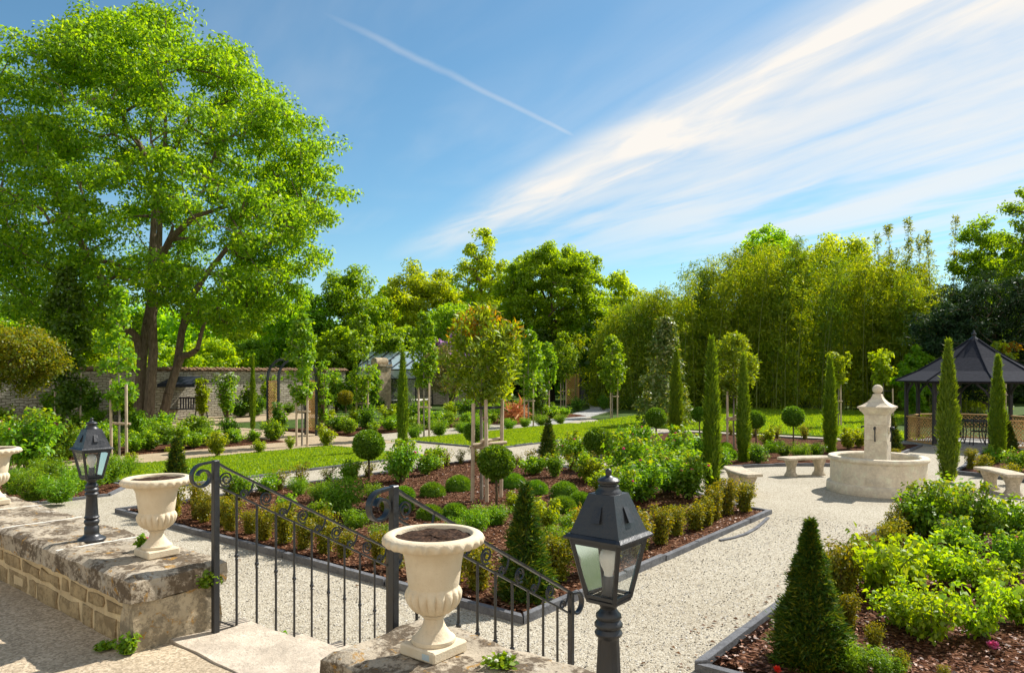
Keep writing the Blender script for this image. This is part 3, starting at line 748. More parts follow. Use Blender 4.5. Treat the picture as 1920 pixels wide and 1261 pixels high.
for i in range(4):          # carved shoulders on the pillar's edges
    pass
mb = MB(); mb.frustum4(.205, 1.50, .225, 1.53); mb.frustum4(.225, 1.53, .27, 1.585, False); mb.frustum4(.27, 1.585, .278, 1.62, False); mb.frustum4(.300, 1.622, .305, 1.655)
P4 = [(.300, 1.656), (.235, 1.685), (.165, 1.735), (.110, 1.80), (.085, 1.85), (.072, 1.90)]
for (a, za), (b, zb) in zip(P4, P4[1:]): mb.frustum4(a, za, b, zb, zb > 1.89)
mb.build('cap', M['fount'], FT)
mb = MB(); mb.lathe([(.06, 1.895), (.062, 1.905), (.05, 1.915)] + [(.094*math.sin(a), 1.990-.094*math.cos(a)) for a in [math.radians(x) for x in range(35, 181, 12)]] + [(0, 2.084)], 28, cap=False); mb.build('ball_finial', M['fount'], FT, smooth=40)
for k, (dx, dy) in enumerate(((0, -1), (-1, 0), (1, 0))):
    mb = MB(); mb.lathe([(0, 0), (.075, 0), (.075, .012), (.05, .02), (0, .022)], 20, cap=False)
    v = []
    for x, y, z in mb.v:
        v.append((dx*(.199+z) + (-dy)*x, dy*(.199+z) + dx*x, 1.20+y))
    mb.v = v
    mb.build('spout_boss', M['fount'], FT, smooth=40)
    mb = MB(); h = [(.215, 1.24), (.25, 1.255), (.285, 1.245), (.295, 1.215)]
    mb.tube([(dx*a, dy*a, z) for a, z in h], [.018, .02, .019, .016], 10)
    mb.tube([(dx*.225, dy*.225, 1.225), (dx*.245, dy*.245, 1.12), (dx*.23, dy*.23, .98)], [.012, .010, .014], 8)
    mb.build('spout', M['iron'], FT, smooth=40)
def bench(loc, rz, label):
    B = thing('garden_bench', label, 'bench', loc, rz, 'curved stone benches round the fountain')
    mb = MB(); R_ = 2.35; a = .26; n = 14; vs = []; k = 0
    prof = [(-.19, .365), (-.20, .375), (-.20, .405), (-.185, .42), (.185, .42), (.20, .405), (.20, .375), (.19, .365)]
    for i in range(n+1):
        t = -a+2*a*i/n; sh = 1 - (.16 if i in (0, n) else 0)
        for d, z in prof: vs.append(((R_+d*sh)*math.sin(t), (R_+d*sh)*math.cos(t)-R_, z))
    m = len(prof)
    mb.add(vs, [(i*m+j, (i+1)*m+j, (i+1)*m+(j+1) % m, i*m+(j+1) % m) for i in range(n) for j in range(m)] + [tuple(range(m)), tuple(n*m+j for j in range(m))[::-1]])
    mb.build('seat', M['bench'], B, smooth=35)
    for sx in (-1, 1):
        t = sx*.155; cx, cy = R_*math.sin(t), R_*math.cos(t)-R_; mb = MB(); k = 12; pr = []
        for z, wx, wy in ((0, .10, .16), (.03, .10, .16), (.05, .085, .14), (.10, .068, .115), (.18, .066, .11), (.25, .08, .13), (.31, .10, .155), (.345, .105, .165), (.366, .105, .165)):
            for j in range(k):
                u_ = 2*math.pi*j/k; c_, s_ = math.cos(u_), math.sin(u_); p = .55
                pr.append((cx + wx*math.copysign(abs(c_)**p, c_), cy + wy*math.copysign(abs(s_)**p, s_), z))
        mb.add(pr, [(i*k+j, i*k+(j+1) % k, (i+1)*k+(j+1) % k, (i+1)*k+j) for i in range(8) for j in range(k)] + [tuple(range(k))[::-1], tuple(8*k+j for j in range(k))])
        mb.build('leg', M['bench'], B, smooth=45)
    return B
fc = ST(AX_S, AX_T)
def face(loc): d = Vector(loc)-fc; return math.atan2(d.y, d.x) - math.pi/2
for px, py, lb in ((1508, 890, 'curved stone bench seen from the front, just left of the fountain basin'), (1387, 921, 'curved stone bench seen end on behind the golden edging shrubs'), (1880, 922, 'curved stone bench right of the fountain beside the roses')):
    p = G(px, py); bench(p, face(p), lb)

# ------------------------------------------------------------------ gazebo
def lattice(mb, x0, x1, z0, z1, pitch=.11, w_=.022, t_=.010, y=0.):
    """crossing diagonal slats clipped to the rectangle, in the xz plane at y"""
    W_, H_ = x1-x0, z1-z0; k = -H_
    while k < W_:
        a0 = max(0, k); a1 = min(W_, k+H_)
        if a1-a0 > .02:
            mb.bar((x0+a0, y, z0+a0-k), (x0+a1, y, z0+a1-k), w_, t_, up=(0, 1, 0)); mb.bar((x1-a0, y+t_*1.05, z0+a0-k), (x1-a1, y+t_*1.05, z0+a1-k), w_, t_, up=(0, 1, 0))
        k += pitch
GZ = thing('garden_gazebo', 'dark shingled octagonal gazebo with wooden lattice railing at the lawn edge', 'gazebo', (15.05, 23.5, 0), 0)
RG, A0 = 1.95, math.radians(205)
V8 = [Vector((RG*math.cos(A0+k*math.pi/4), RG*math.sin(A0+k*math.pi/4), 0)) for k in range(8)]
mb = MB(); mb.prism([(v.x*1.06, v.y*1.06) for v in V8], -.05, .05); mb.build('base', M['greypath'], GZ)
for k, v in enumerate(V8):
    mb = MB(); mb.bbox((v.x-.05, v.y-.05, .05), (v.x+.05, v.y+.05, 2.10), .006); mb.build('post', M['darkwood'], GZ)
for k in range(8):
    a, b = V8[k], V8[(k+1) % 8]; mb = MB()
    mb.bar((a.x, a.y, 2.05), (b.x, b.y, 2.05), .07, .12)
    for p, q_ in ((a, b), (b, a)):
        d = (q_-p)
        mb.tube([p + Vector((0, 0, 1.55)), p + d*.09 + Vector((0, 0, 1.78)), p + d*.24 + Vector((0, 0, 1.98))], 0, flat=(.045, .06))
    mb.build('eave_beam', M['darkwood'], GZ)
    if k != 0:                                  # the side facing the fountain is open
        d = (b-a); L = d.length; mb = MB(); lattice(mb, .06, L-.06, .12, .84, .125, .017)
        ang = math.atan2(d.y, d.x); o = mb.build('lattice_panel', M['lattice'], GZ, loc=a, rz=ang)
        mb = MB(); mb.bbox((.05, -.05, .86), (L-.05, .05, .90), .008); mb.build('top_rail', M['lattice'], GZ, loc=a, rz=ang)
        mb = MB(); mb.box((.05, -.018, .06), (L-.05, .03, .11)); mb.build('bottom_rail', M['lattice'], GZ, loc=a, rz=ang)
mb = MB(); RE = 2.28; rings = [(RE, 2.04), (RE, 2.07), (1.62, 2.38), (.95, 2.80), (.42, 3.18), (.14, 3.40), (.10, 3.41)]
vs = []
for r_, z in rings:
    for k in range(8): vs.append((r_*math.cos(A0+k*math.pi/4), r_*math.sin(A0+k*math.pi/4), z))
mb.add(vs, [(i*8+k, i*8+(k+1) % 8, (i+1)*8+(k+1) % 8, (i+1)*8+k) for i in range(6) for k in range(8)] + [tuple(48+k for k in range(8)), tuple(range(8))[::-1]])
RF = mb.build('roof', M['shingle'], GZ)
mb = MB()
for k in range(8):
    a = A0+k*math.pi/4; mb.tube([(r_*math.cos(a), r_*math.sin(a), z+.012) for r_, z in rings[1:6]], .028, 6)
mb.build('ridge_cap', M['shingle'], RF)
mb = MB(); mb.lathe([(.17, 3.36), (.15, 3.42), (.07, 3.48), (.05, 3.53), (.075, 3.57), (.07, 3.61), (.03, 3.65), (.012, 3.72), (0, 3.73)], 16, cap=False); mb.build('finial', M['iron'], RF, smooth=50)
def garden_table(loc):
    T = thing('garden_table', 'dark metal table standing inside the gazebo', 'table', loc)
    mb = MB(); mb.lathe([(0, .70), (.48, .70), (.50, .71), (.50, .735), (.48, .742), (0, .742)], 32, cap=False); mb.build('tabletop', M['iron'], T, smooth=30)
    for k in range(4):
        a = k*math.pi/2+.4; c, s_ = math.cos(a), math.sin(a); mb = MB(); mb.tube([(c*.36, s_*.36, .70), (c*.30, s_*.30, .40), (c*.34, s_*.34, .15), (c*.42, s_*.42, 0)], .016, 8); mb.build('leg', M['iron'], T, smooth=True)
def garden_chair(loc, rz, label):
    C_ = thing('garden_chair', label, 'chair', loc, rz, 'dark metal chairs inside the gazebo')
    mb = MB(); mb.bbox((-.21, -.2, .43), (.21, .22, .455), .01); mb.build('seat', M['iron'], C_)
    mb = MB()
    for k in range(7): mb.tube([(-.18+.06*k, .21, .46), (-.18+.06*k, .27, .86)], .008, 6)
    mb.tube([(-.21, .21, .44), (-.22, .27, .84), (-.16, .285, .90), (.16, .285, .90), (.22, .27, .84), (.21, .21, .44)], .015, 8); mb.build('backrest', M['iron'], C_, smooth=40)
    for x in (-1, 1):
        for y in (-1, 1):
            mb = MB(); mb.tube([(x*.19, y*.18, .43), (x*.22, y*.22, 0)], .013, 8); mb.build('leg', M['iron'], C_, smooth=True)
        mb = MB(); mb.tube([(x*.21, .24, .66), (x*.23, 0, .68), (x*.22, -.17, .64), (x*.2, -.18, .44)], .012, 8); mb.build('armrest', M['iron'], C_, smooth=True)
gt = Vector((14.95, 23.4, .05)); garden_table(gt)
for a, lb in ((250, 'dark metal chair at the front of the gazebo table'), (5, 'dark metal chair on the right of the gazebo table'), (100, 'dark metal chair behind the gazebo table'), (180, 'dark metal chair on the left of the gazebo table')):
    a = math.radians(a); garden_chair(gt + Vector((math.cos(a), math.sin(a), 0))*.82, a-math.pi/2, lb)

# ------------------------------------------------------------------ rose arch over the cross path
AR = thing('garden_arch', 'black metal garden arch with wooden lattice sides over the sandy path', 'arch', ST(-22.6, 15.57), ROT)
for sy in (-1, 1):
    for sx in (-1, 1):
        mb = MB(); mb.tube([(sx*.33, sy*.80, 0), (sx*.33, sy*.80, 2.15)], 0, flat=(.07, .07), up=(1, 0, 0)); mb.build('post', M['iron'], AR)
    mb = MB(); lattice(mb, -.30, .30, .25, 2.0, .12, .03, .012); mb.bar((-.3, 0, .22), (.3, 0, .22), .04, .04); mb.bar((-.3, 0, 2.03), (.3, 0, 2.03), .04, .04)
    mb.build('lattice_panel', M['lattice'], AR, loc=(0, sy*.80, 0))
for sx in (-1, 1):
    mb = MB(); mb.tube([(sx*.33, .80*math.cos(a), 2.15 + .72*math.sin(a)) for a in [math.pi*k/16 for k in range(17)]], 0, flat=(.07, .07), up=(1, 0, 0)); mb.build('hoop', M['iron'], AR, smooth=40)
for k in (3, 5, 8, 11, 13):
    a = math.pi*k/16; mb = MB(); mb.bar((-.42, .80*math.cos(a), 2.17+.73*math.sin(a)), (.42, .80*math.cos(a), 2.17+.73*math.sin(a)), .03, .03); mb.build('crossbar', M['iron'], AR)

# ------------------------------------------------------------------ far boundary wall, tiled coping, gate pier, greenhouse
FW = thing('boundary_wall', 'long pale stone garden wall with clay tile coping behind the big tree', 'stone wall', ST(-36.7, 6), ROT + math.pi/2)
Lw = 29.
mb = MB(); mb.box((-4, -.22, -.2), (Lw-6.0, .22, 2.42)); mb.build('wall_body', M['farwall'], FW)
mb = MB(); rr = random.Random(2); x = -4.
while x < Lw-6.0:
    w_ = .19; z = 2.47 + rr.uniform(-.02, .03)
    for sd_ in (-1, 1):
        n = 6; vs = []
        for i in range(2):
            for j in range(n+1):
                a = math.pi*j/n; yy = sd_*(.02 + .36*i); zz = z + .10 - .13*i
                vs.append((x + w_/2 - math.cos(a)*(w_*.52-.01*i), yy, zz + math.sin(a)*.075)); 
        vs2 = [(a_, b_, c_-.02) for a_, b_, c_ in vs]
        m = n+1
        mb.add(vs + vs2, [(j, j+1, m+j+1, m+j) for j in range(n)] + [(2*m+j, 3*m+j, 3*m+j+1, 2*m+j+1) for j in range(n)] + [(m+j, m+j+1, 3*m+j+1, 3*m+j) for j in range(n)])
    x += w_
mb.box((-4, -.2, 2.421), (Lw-6.0, .2, 2.50)); mb.build('tile_coping', M['tile'], FW)
GP = thing('gate_pier', 'weathered stone pier with rounded scroll top at the end of the boundary wall', 'pier', AT(712, 47.4), ROT)
mb = MB(); grid_box(mb, (-.55, -.5, -.1), (.55, .5, 2.75), .3); o = mb.build('shaft', M['endstone'], GP); roughen(o.data, .03, 2, 4)
mb = MB(); mb.box((-.62, -.55, 2.77), (.62, .55, 2.92)); mb.tube([(0, -.5, 3.05), (0, .5, 3.05)], .30, 16); mb.build('cap', M['endstone'], GP, smooth=40)

def greenhouse():
    Y0 = 50.; g = thing('greenhouse', 'glass garden house with slender black frame behind the gate pier', 'greenhouse', AT(742, Y0), math.radians(-8))
    w_, d, e, rdg = 2.05, 2.2, 2.55, 3.75
    fr = MB()
    for x in (-w_, -w_+1.25, -w_+1.75, w_):
        fr.bar((x, -d, 0), (x, -d, e), .07, .07, up=(0, 1, 0)); fr.bar((x, d, 0), (x, d, e), .07, .07, up=(0, 1, 0))
    for y in (-d, d):
        for z in (e, 1.95 if y < 0 else .7): fr.bar((-w_, y, z), (w_, y, z), .06, .06)
        fr.bar((-w_, y, e), (-w_*.0, y*.0, rdg) if 0 else (-w_, 0, rdg), .06, .06); fr.bar((w_, y, e), (w_, 0, rdg), .06, .06)
    fr.bar((-w_, 0, rdg), (w_, 0, rdg), .08, .08)
    zr = .12
    for k in range(5):
        x0 = -w_ + k*.82; fr.bar((x0, -d-.03, e+zr), (x0+.41, -.5*d, (e+rdg)/2+zr), .06, .05); fr.bar((x0+.41, -.5*d, (e+rdg)/2+zr), (x0+.82, -.03, rdg+zr), .06, .05)
        fr.bar((x0+.82, -d-.03, e+zr), (x0+.41, -.5*d, (e+rdg)/2+zr), .06, .05)
    for k in range(3):
        x0 = -w_+k*1.35
        fr.bar((x0, -d, 1.97), (x0+.67, -d, e-.03), .03, .03, up=(0, 1, 0)); fr.bar((x0+.67, -d, e-.03), (x0+1.35, -d, 1.97), .03, .03, up=(0, 1, 0))
    fr.build('frame', M['iron'], g)
    for sy in (-1, 1):
        mb = MB(); mb.add([(-w_, sy*d, e+.04), (w_, sy*d, e+.04), (w_, 0, rdg+.05), (-w_, 0, rdg+.05), (-w_, sy*d, e+.06), (w_, sy*d, e+.06), (w_, 0, rdg+.07), (-w_, 0, rdg+.07)], [(0,1,2,3), (4,5,6,7), (0,1,5,4), (1,2,6,5), (3,0,4,7)]); mb.build('glass_roof', M['glasshouse'], g)
    mb = MB(); mb.box((-w_+.04, -d-.004, 1.99), (w_-.04, -d+.004, e-.04)); mb.build('fascia_glass', M['glasshouse'], g)
    for x0, x1 in ((-w_+.05, -w_+1.2), (-w_+1.8, w_-.05)):
        mb = MB(); mb.box((x0, -d-.003, .1), (x1, -d+.003, 1.9)); mb.build('glass_pane', M['pane'], g)
    mb = MB(); mb.box((-w_+.1, -d+.8, .45), (w_-.1, d-.6, .52)); 
    for x in (-1.7, 0, 1.7): mb.box((x-.05, -.5, 0), (x+.05, .4, .449))
    mb.build('staging_bench', M['whitemortar'], g)
greenhouse()
SH = thing('stone_outbuilding', 'low stone outbuilding with dark pitched roof behind the greenhouse', 'outbuilding', AT(800, 57.), math.radians(-6))
mb = MB(); mb.box((-3.6, -2.2, -.1), (4.6, 2.2, 2.7)); mb.build('wall', M['farwall'], SH)
mb = MB(); mb.add([(-3.9, -2.5, 2.71), (4.9, -2.5, 2.71), (4.9, 2.5, 2.71), (-3.9, 2.5, 2.71), (-3.4, 0, 3.95), (4.4, 0, 3.95)], [(0,1,5,4), (2,3,4,5), (1,2,5), (3,0,4), (3,2,1,0)]); mb.build('roof', M['shingle'], SH)
# hooped frame behind the wall
HF = thing('hoop_frame', 'row of bare curved metal hoops on a dark beam above the boundary wall', 'pergola', AT(660, 51.5), math.radians(-6))
for k in range(7):
    x = -2.0+.68*k; mb = MB(); mb.tube([(x-.55, .2, 2.75), (x-.40, .1, 3.1), (x-.05, 0, 3.36), (x+.35, 0, 3.44)], .03, 6); mb.tube([(x+.35, 0, 3.44), (x+.36, 1.2, 3.0), (x+.36, 1.6, -.1)], .03, 6); mb.build('hoop', M['palebark'], HF, smooth=True)
mb = MB(); mb.bar((-2.7, .2, 2.75), (2.7, .2, 2.75), .10, .16)
for x in (-2.6, 0, 2.6): mb.box((x-.05, .15, -.1), (x+.05, .25, 2.66))
mb.build('beam', M['darkwood'], HF)

# ------------------------------------------------------------------ swing seat by the wall
SWL = AT(340, 36.8); SW = thing('swing_seat', 'dark canopied swing seat standing against the boundary wall', 'swing seat', SWL, math.radians(-10))
for sx in (-1, 1):
    for sy in (-1, 1):
        mb = MB(); mb.tube([(sx*1.08, 0, 2.0), (sx*1.12, sy*.55, 0)], .035, 8); mb.build('leg', M['darkwood'], SW)
    mb = MB(); mb.tube([(sx*1.08, -.33, .8), (sx*1.08, .33, .8)], .025, 6); mb.build('brace', M['darkwood'], SW)
mb = MB(); mb.tube([(-1.1, 0, 2.0), (1.1, 0, 2.0)], .035, 8); mb.build('top_bar', M['darkwood'], SW)
mb = MB(); mb.add([(-1.25, -.75, 1.78), (1.25, -.75, 1.78), (1.2, 0, 2.16), (-1.2, 0, 2.16), (1.25, .75, 1.86), (-1.25, .75, 1.86), (-1.25, -.76, 1.62), (1.25, -.76, 1.62)], [(0,1,2,3), (3,2,4,5), (6,7,1,0)]); o = mb.build('canopy', M['greycanvas'], SW)
sm = o.modifiers.new('thickness', 'SOLIDIFY'); sm.thickness = .02
mb = MB()
for k in range(5): mb.box((-.85, -.35+.12*k, .48), (.85, -.25+.12*k, .51))
mb.build('seat', M['darkwood'], SW)
mb = MB()
for k in range(12): mb.box((-.82+.145*k, .24, .53), (-.75+.145*k, .27, 1.02))
mb.box((-.86, .235, 1.021), (.86, .28, 1.10)); mb.box((-.86, .235, .512), (.86, .28, .529)); mb.build('backrest', M['darkwood'], SW)
for sx in (-1, 1):
    mb = MB(); mb.tube([(sx*.86, -.3, .5), (sx*.95, 0, 1.97)], .012, 6); mb.tube([(sx*.86, .25, .75), (sx*.95, 0, 1.97)], .012, 6); mb.build('hanger', M['iron'], SW)
    mb = MB(); mb.box((sx*.86-.03, -.34, .72), (sx*.86+.03, .24, .76)); mb.box((sx*.86-.02, -.33, .512), (sx*.86+.02, -.29, .719)); mb.build('armrest', M['darkwood'], SW)

# ------------------------------------------------------------------ lattice screen, dark fence and curved stone wall at the far path
LS = thing('lattice_screen', 'tall brown lattice screen beside the curving path', 'screen', AT(1074, 53.5), math.radians(4))
mb = MB(); lattice(mb, -.42, .42, .05, 2.22, .16, .04, .015); mb.build('lattice_panel', M['lattice'], LS)
mb = MB()
for a, b in (((-.44, 0, 0), (-.44, 0, 2.27)), ((.44, 0, 0), (.44, 0, 2.27))): mb.bar(a, b, .06, .06, up=(0, 1, 0))
mb.bar((-.41, 0, 2.25), (.41, 0, 2.25), .06, .06); mb.build('frame', M['lattice'], LS)
mb = MB(); mb.bar((.53, 0, -.1), (.53, 0, 2.95), .10, .10, up=(0, 1, 0)); mb.build('dark_post', M['darkwood'], LS)
DF = thing('dark_fence', 'small dark slatted fence panel behind the lattice screen', 'fence', AT(1096, 60.), 0)
mb = MB()
for k in range(5): mb.box((-.55, -.02, 2.1+.16*k), (.58, .02, 2.24+.16*k))
mb.build('slat_panel', M['darkwood'], DF)
for x in (-.6, .62):
    mb = MB(); mb.box((x-.05, -.05, 0), (x+.05, .05, 2.95)); mb.build('post', M['darkwood'], DF)
mb = MB(); n = 16; vs = []
for i in range(n+1):
    t = i/n; x, y = -.9+3.4*t, 1.2*t*t; z = 2.15-1.0*t*t
    vs += [(x, y, -.1), (x, y, z), (x+.05, y+.4, z), (x+.05, y+.4, -.1)]
mb.add(vs, [(i*4+j, (i+1)*4+j, (i+1)*4+j+1, i*4+j+1) for i in range(n) for j in range(3)] + [(0, 1, 2, 3), (n*4+3, n*4+2, n*4+1, n*4)])
tag(mb.build('curved_wall', M['kerb'], None, loc=AT(1098, 57.)), 'curved rough stone wall sweeping down behind the grey path', 'stone wall')
# ------------------------------------------------------------------ foliage builders
def nrm(a): return a/np.maximum(1e-9, np.linalg.norm(a, axis=-1, keepdims=True))
def quads_mesh(name, V, mats, midx=None, F_=None):
    """V: (N,4,3) one quad per blade"""
    me = bpy.data.meshes.new(name); n = len(V)
    me.vertices.add(n*4); me.vertices.foreach_set('co', np.ascontiguousarray(V, dtype=np.float32).ravel())
    me.loops.add(n*4); me.loops.foreach_set('vertex_index', np.arange(n*4, dtype=np.int32))
    me.polygons.add(n); me.polygons.foreach_set('loop_start', np.arange(0, n*4, 4, dtype=np.int32))
    for m in (mats if isinstance(mats, (list, tuple)) else [mats]): me.materials.append(m)
    if midx is not None: me.polygons.foreach_set('material_index', np.asarray(midx, dtype=np.int32))
    me.update(calc_edges=True); return me
def blades(c, ax, nr, L, Wd, fold=.22, droop=.12):
    ax = nrm(ax); sd_ = nrm(np.cross(nr, ax)); n2 = np.cross(ax, sd_)
    L = np.broadcast_to(L, (len(c),))[:, None]; Wd = np.broadcast_to(Wd, (len(c),))[:, None]
    m = c + ax*L*.45
    return np.stack([c, m + sd_*Wd*.5 + n2*Wd*fold, c + ax*L - n2*L*droop, m - sd_*Wd*.5 + n2*Wd*fold], 1)
def leaf_balls(rng, C, Rd, n, L, Wd, flat=.75, out=.7, up=.45, hang=.25, jit=.3):
    """n leaves round each of the centres C"""
    k = len(C); c = np.repeat(C, n, 0); Rd = np.repeat(np.broadcast_to(Rd, (k,)), n)
    o = nrm(rng.normal(size=(k*n, 3))); rad = rng.random(k*n)**.45
    off = o*rad[:, None]*Rd[:, None]*np.array([1, 1, flat])
    nr = nrm(o*out + rng.normal(size=o.shape)*.55 + np.array([0, 0, up]))
    ax = nrm(np.cross(nr, rng.normal(size=o.shape))) + np.array([0, 0, -hang]) + o*.25
    s = 1 + jit*(rng.random(k*n)*2-1)
    return blades(c+off, ax, nr, L*s, Wd*s)
def frusta(A, B, ra, rb, n=6):
    """separate tapered pieces, as quads"""
    d = nrm(B-A); ref = np.where(np.abs(d[:, 2:3]) < .9, np.array([[0, 0, 1.]]), np.array([[1., 0, 0]]))
    a = nrm(np.cross(d, ref)); b = np.cross(d, a); Q = []
    for j in range(n):
        t0, t1 = 2*math.pi*j/n, 2*math.pi*(j+1)/n
        e0 = a*math.cos(t0)+b*math.sin(t0); e1 = a*math.cos(t1)+b*math.sin(t1)
        Q.append(np.stack([A+e0*ra[:, None], A+e1*ra[:, None], B+e1*rb[:, None], B+e0*rb[:, None]], 1))
    return np.concatenate(Q)
def wood_mesh(name, P, par, rad, mat, n=6):
    P = np.array(P); par = np.array(par); i = np.where(par >= 0)[0]
    me = quads_mesh(name, frusta(P[par[i]], P[i], rad[par[i]]*.98, rad[i], n), mat)
    me.polygons.foreach_set('use_smooth', [True]*len(me.polygons))
    return me
def grow(rng, base, targets, seg=.8, tip=.02, power=.42, lift=.5, wob=.10, rmax=None):
    """attach each target to the nearest point of the skeleton; thickness follows what a limb carries"""
    P = [np.array(p, float) for p, _, in [(b[0], 0) for b in base]]; par = [b[1] for b in base]; fixed = [b[2] for b in base]
    T = np.array(targets); bp = np.array(P)
    order = np.argsort(np.min(np.linalg.norm(T[:, None]-bp[None], axis=2), axis=1)); ends = []
    cand = [i for i in range(len(P)) if base[i][3]]
    for ti in order:
        t = T[ti]; A = np.array([P[i] for i in cand]); d = np.linalg.norm(A-t, axis=1) + lift*np.maximum(0, A[:, 2]-t[2])
        j = cand[int(np.argmin(d))]; a = P[j]; dist = np.linalg.norm(t-a); k = max(1, int(round(dist/seg)))
        mid = np.array([0, 0, .12*dist])
        last = j
        for s in range(1, k+1):
            u = s/k; p = a+(t-a)*u + mid*4*u*(1-u)*.5
            if s < k: p = p + rng.normal(size=3)*wob*seg
            P.append(p); par.append(last); fixed.append(None); last = len(P)-1; cand.append(last)
        ends.append(last)
    cnt = np.zeros(len(P))
    for e in ends: cnt[e] += 1
    for i in range(len(P)-1, 0, -1):
        if par[i] >= 0: cnt[par[i]] += cnt[i]
    rad = tip*np.maximum(cnt, 1)**power
    for i, f in enumerate(fixed):
        if f is not None: rad[i] = f
    return P, par, rad
def shell_points(rng, lobes, n, inner=.55):
    """points through a union of ellipsoid lobes (cx,cy,cz,rx,ry,rz), most of them near the surface"""
    lobes = np.array(lobes, float); vol = lobes[:, 3]*lobes[:, 4]*lobes[:, 5]; pick = rng.choice(len(lobes), n, p=vol**.67/np.sum(vol**.67))
    o = nrm(rng.normal(size=(n, 3))); r = inner + (1-inner)*rng.random(n)**.6
    return lobes[pick, :3] + o*r[:, None]*lobes[pick, 3:]

def make_tree(name, label, cat, seed, H, R, mat, leaf=.28, lw=.6, nclump=110, per=70, base=.22, lobes=None, bark='bark', cr=.16, trunk_r=None, group=None, hang=.25, flat=.75, nlobe=9, bend=0., slim=None):
    """crown of lobes on a branching trunk"""
    rng = np.random.default_rng(seed); T = thing(name, label, cat, group=group)
    if lobes is None:
        lobes = []
        zc = H*(base+1)/2; rz = H*(1-base)/2
        for i in range(nlobe):
            a = 2.4*i + rng.random(); f = (i+.5)/nlobe; z = -1+2*f; w_ = math.sqrt(max(.05, 1-z*z))*(slim or 1)
            rr = R*(.38+.14*rng.random()); q_ = max(0, R*w_-rr)*(.8+.35*rng.random())
            lobes.append((q_*math.cos(a), q_*math.sin(a), zc+z*(rz-rr*.8), rr, rr, rr*.82))
    C = shell_points(rng, lobes, nclump)
    C[:, 2] = np.maximum(C[:, 2], H*base*.7)
    tr = trunk_r or H*.018
    bs = [((0, 0, -.1), -1, tr*1.35, False), ((bend*.3, 0, H*base*.5), 0, tr, False), ((bend*.6, 0, H*base), 1, tr*.85, True), ((bend, 0, H*(base+.25)), 2, tr*.62, True), ((bend, 0, H*(base+.48)), 3, tr*.35, True)]
    P, par, rad = grow(rng, bs, C, seg=H*.07, tip=max(.008, H*.0016), power=.4)
    link('trunk', wood_mesh('trunk', P, par, rad, M[bark], 6), T)
    V = leaf_balls(rng, C, R*cr*(.75+.6*rng.random(len(C))), per, leaf, leaf*lw, flat=flat, hang=hang)
    link('crown', quads_mesh('crown', V, M[mat]), T)
    return T

def make_spray_column(name, label, cat, seed, H, prof, n, L, Wd, mat, upness=1.2, group=None, tufts=60, stem=True, ragged=.10):
    """upright dense foliage body: prof(u)=radius at height fraction u; blades point up and out"""
    rng = np.random.default_rng(seed); T = thing(name, label, cat, group=group)
    u = rng.random(n); rr = np.array([prof(x) for x in u]); keep = rng.random(n) < (rr/np.max(rr))**.7 + .1
    u, rr = u[keep], rr[keep]; a = rng.random(len(u))*2*math.pi
    lump = 1 + ragged*(np.sin(a*3+u*19*1.3+seed)*.5 + np.sin(a*5-u*41+seed*2)*.5) + ragged*.8*rng.normal(size=len(u))
    r_ = rr*lump*(.80+.2*rng.random(len(u))**.5)
    c = np.stack([r_*np.cos(a), r_*np.sin(a), u*H*.97+.02], 1); o = np.stack([np.cos(a), np.sin(a), np.zeros_like(a)], 1)
    ax = nrm(o + rng.normal(size=c.shape)*.45 + np.array([0, 0, upness])); nr = nrm(o + rng.normal(size=c.shape)*.5)
    s = .7+.6*rng.random(len(u))
    V = blades(c, ax, nr, L*s, Wd*s)
    core = []; m = 14; k = 14
    pts = [[(.80*prof(i/k)*math.cos(2*math.pi*j/m), .80*prof(i/k)*math.sin(2*math.pi*j/m), .03+i/k*H*.93) for j in range(m)] for i in range(k+1)]
    for i in range(k):
        for j in range(m): core.append([pts[i][j], pts[i][(j+1) % m], pts[i+1][(j+1) % m], pts[i+1][j]])
    link('foliage', quads_mesh('foliage', np.concatenate([V, np.array(core)]), M[mat]), T)
    if stem:
        mb = MB(); mb.tube([(0, 0, -.1), (.01, 0, .14)], [.03, .025], 7); mb.build('stem', M['stem'], T)
    return T
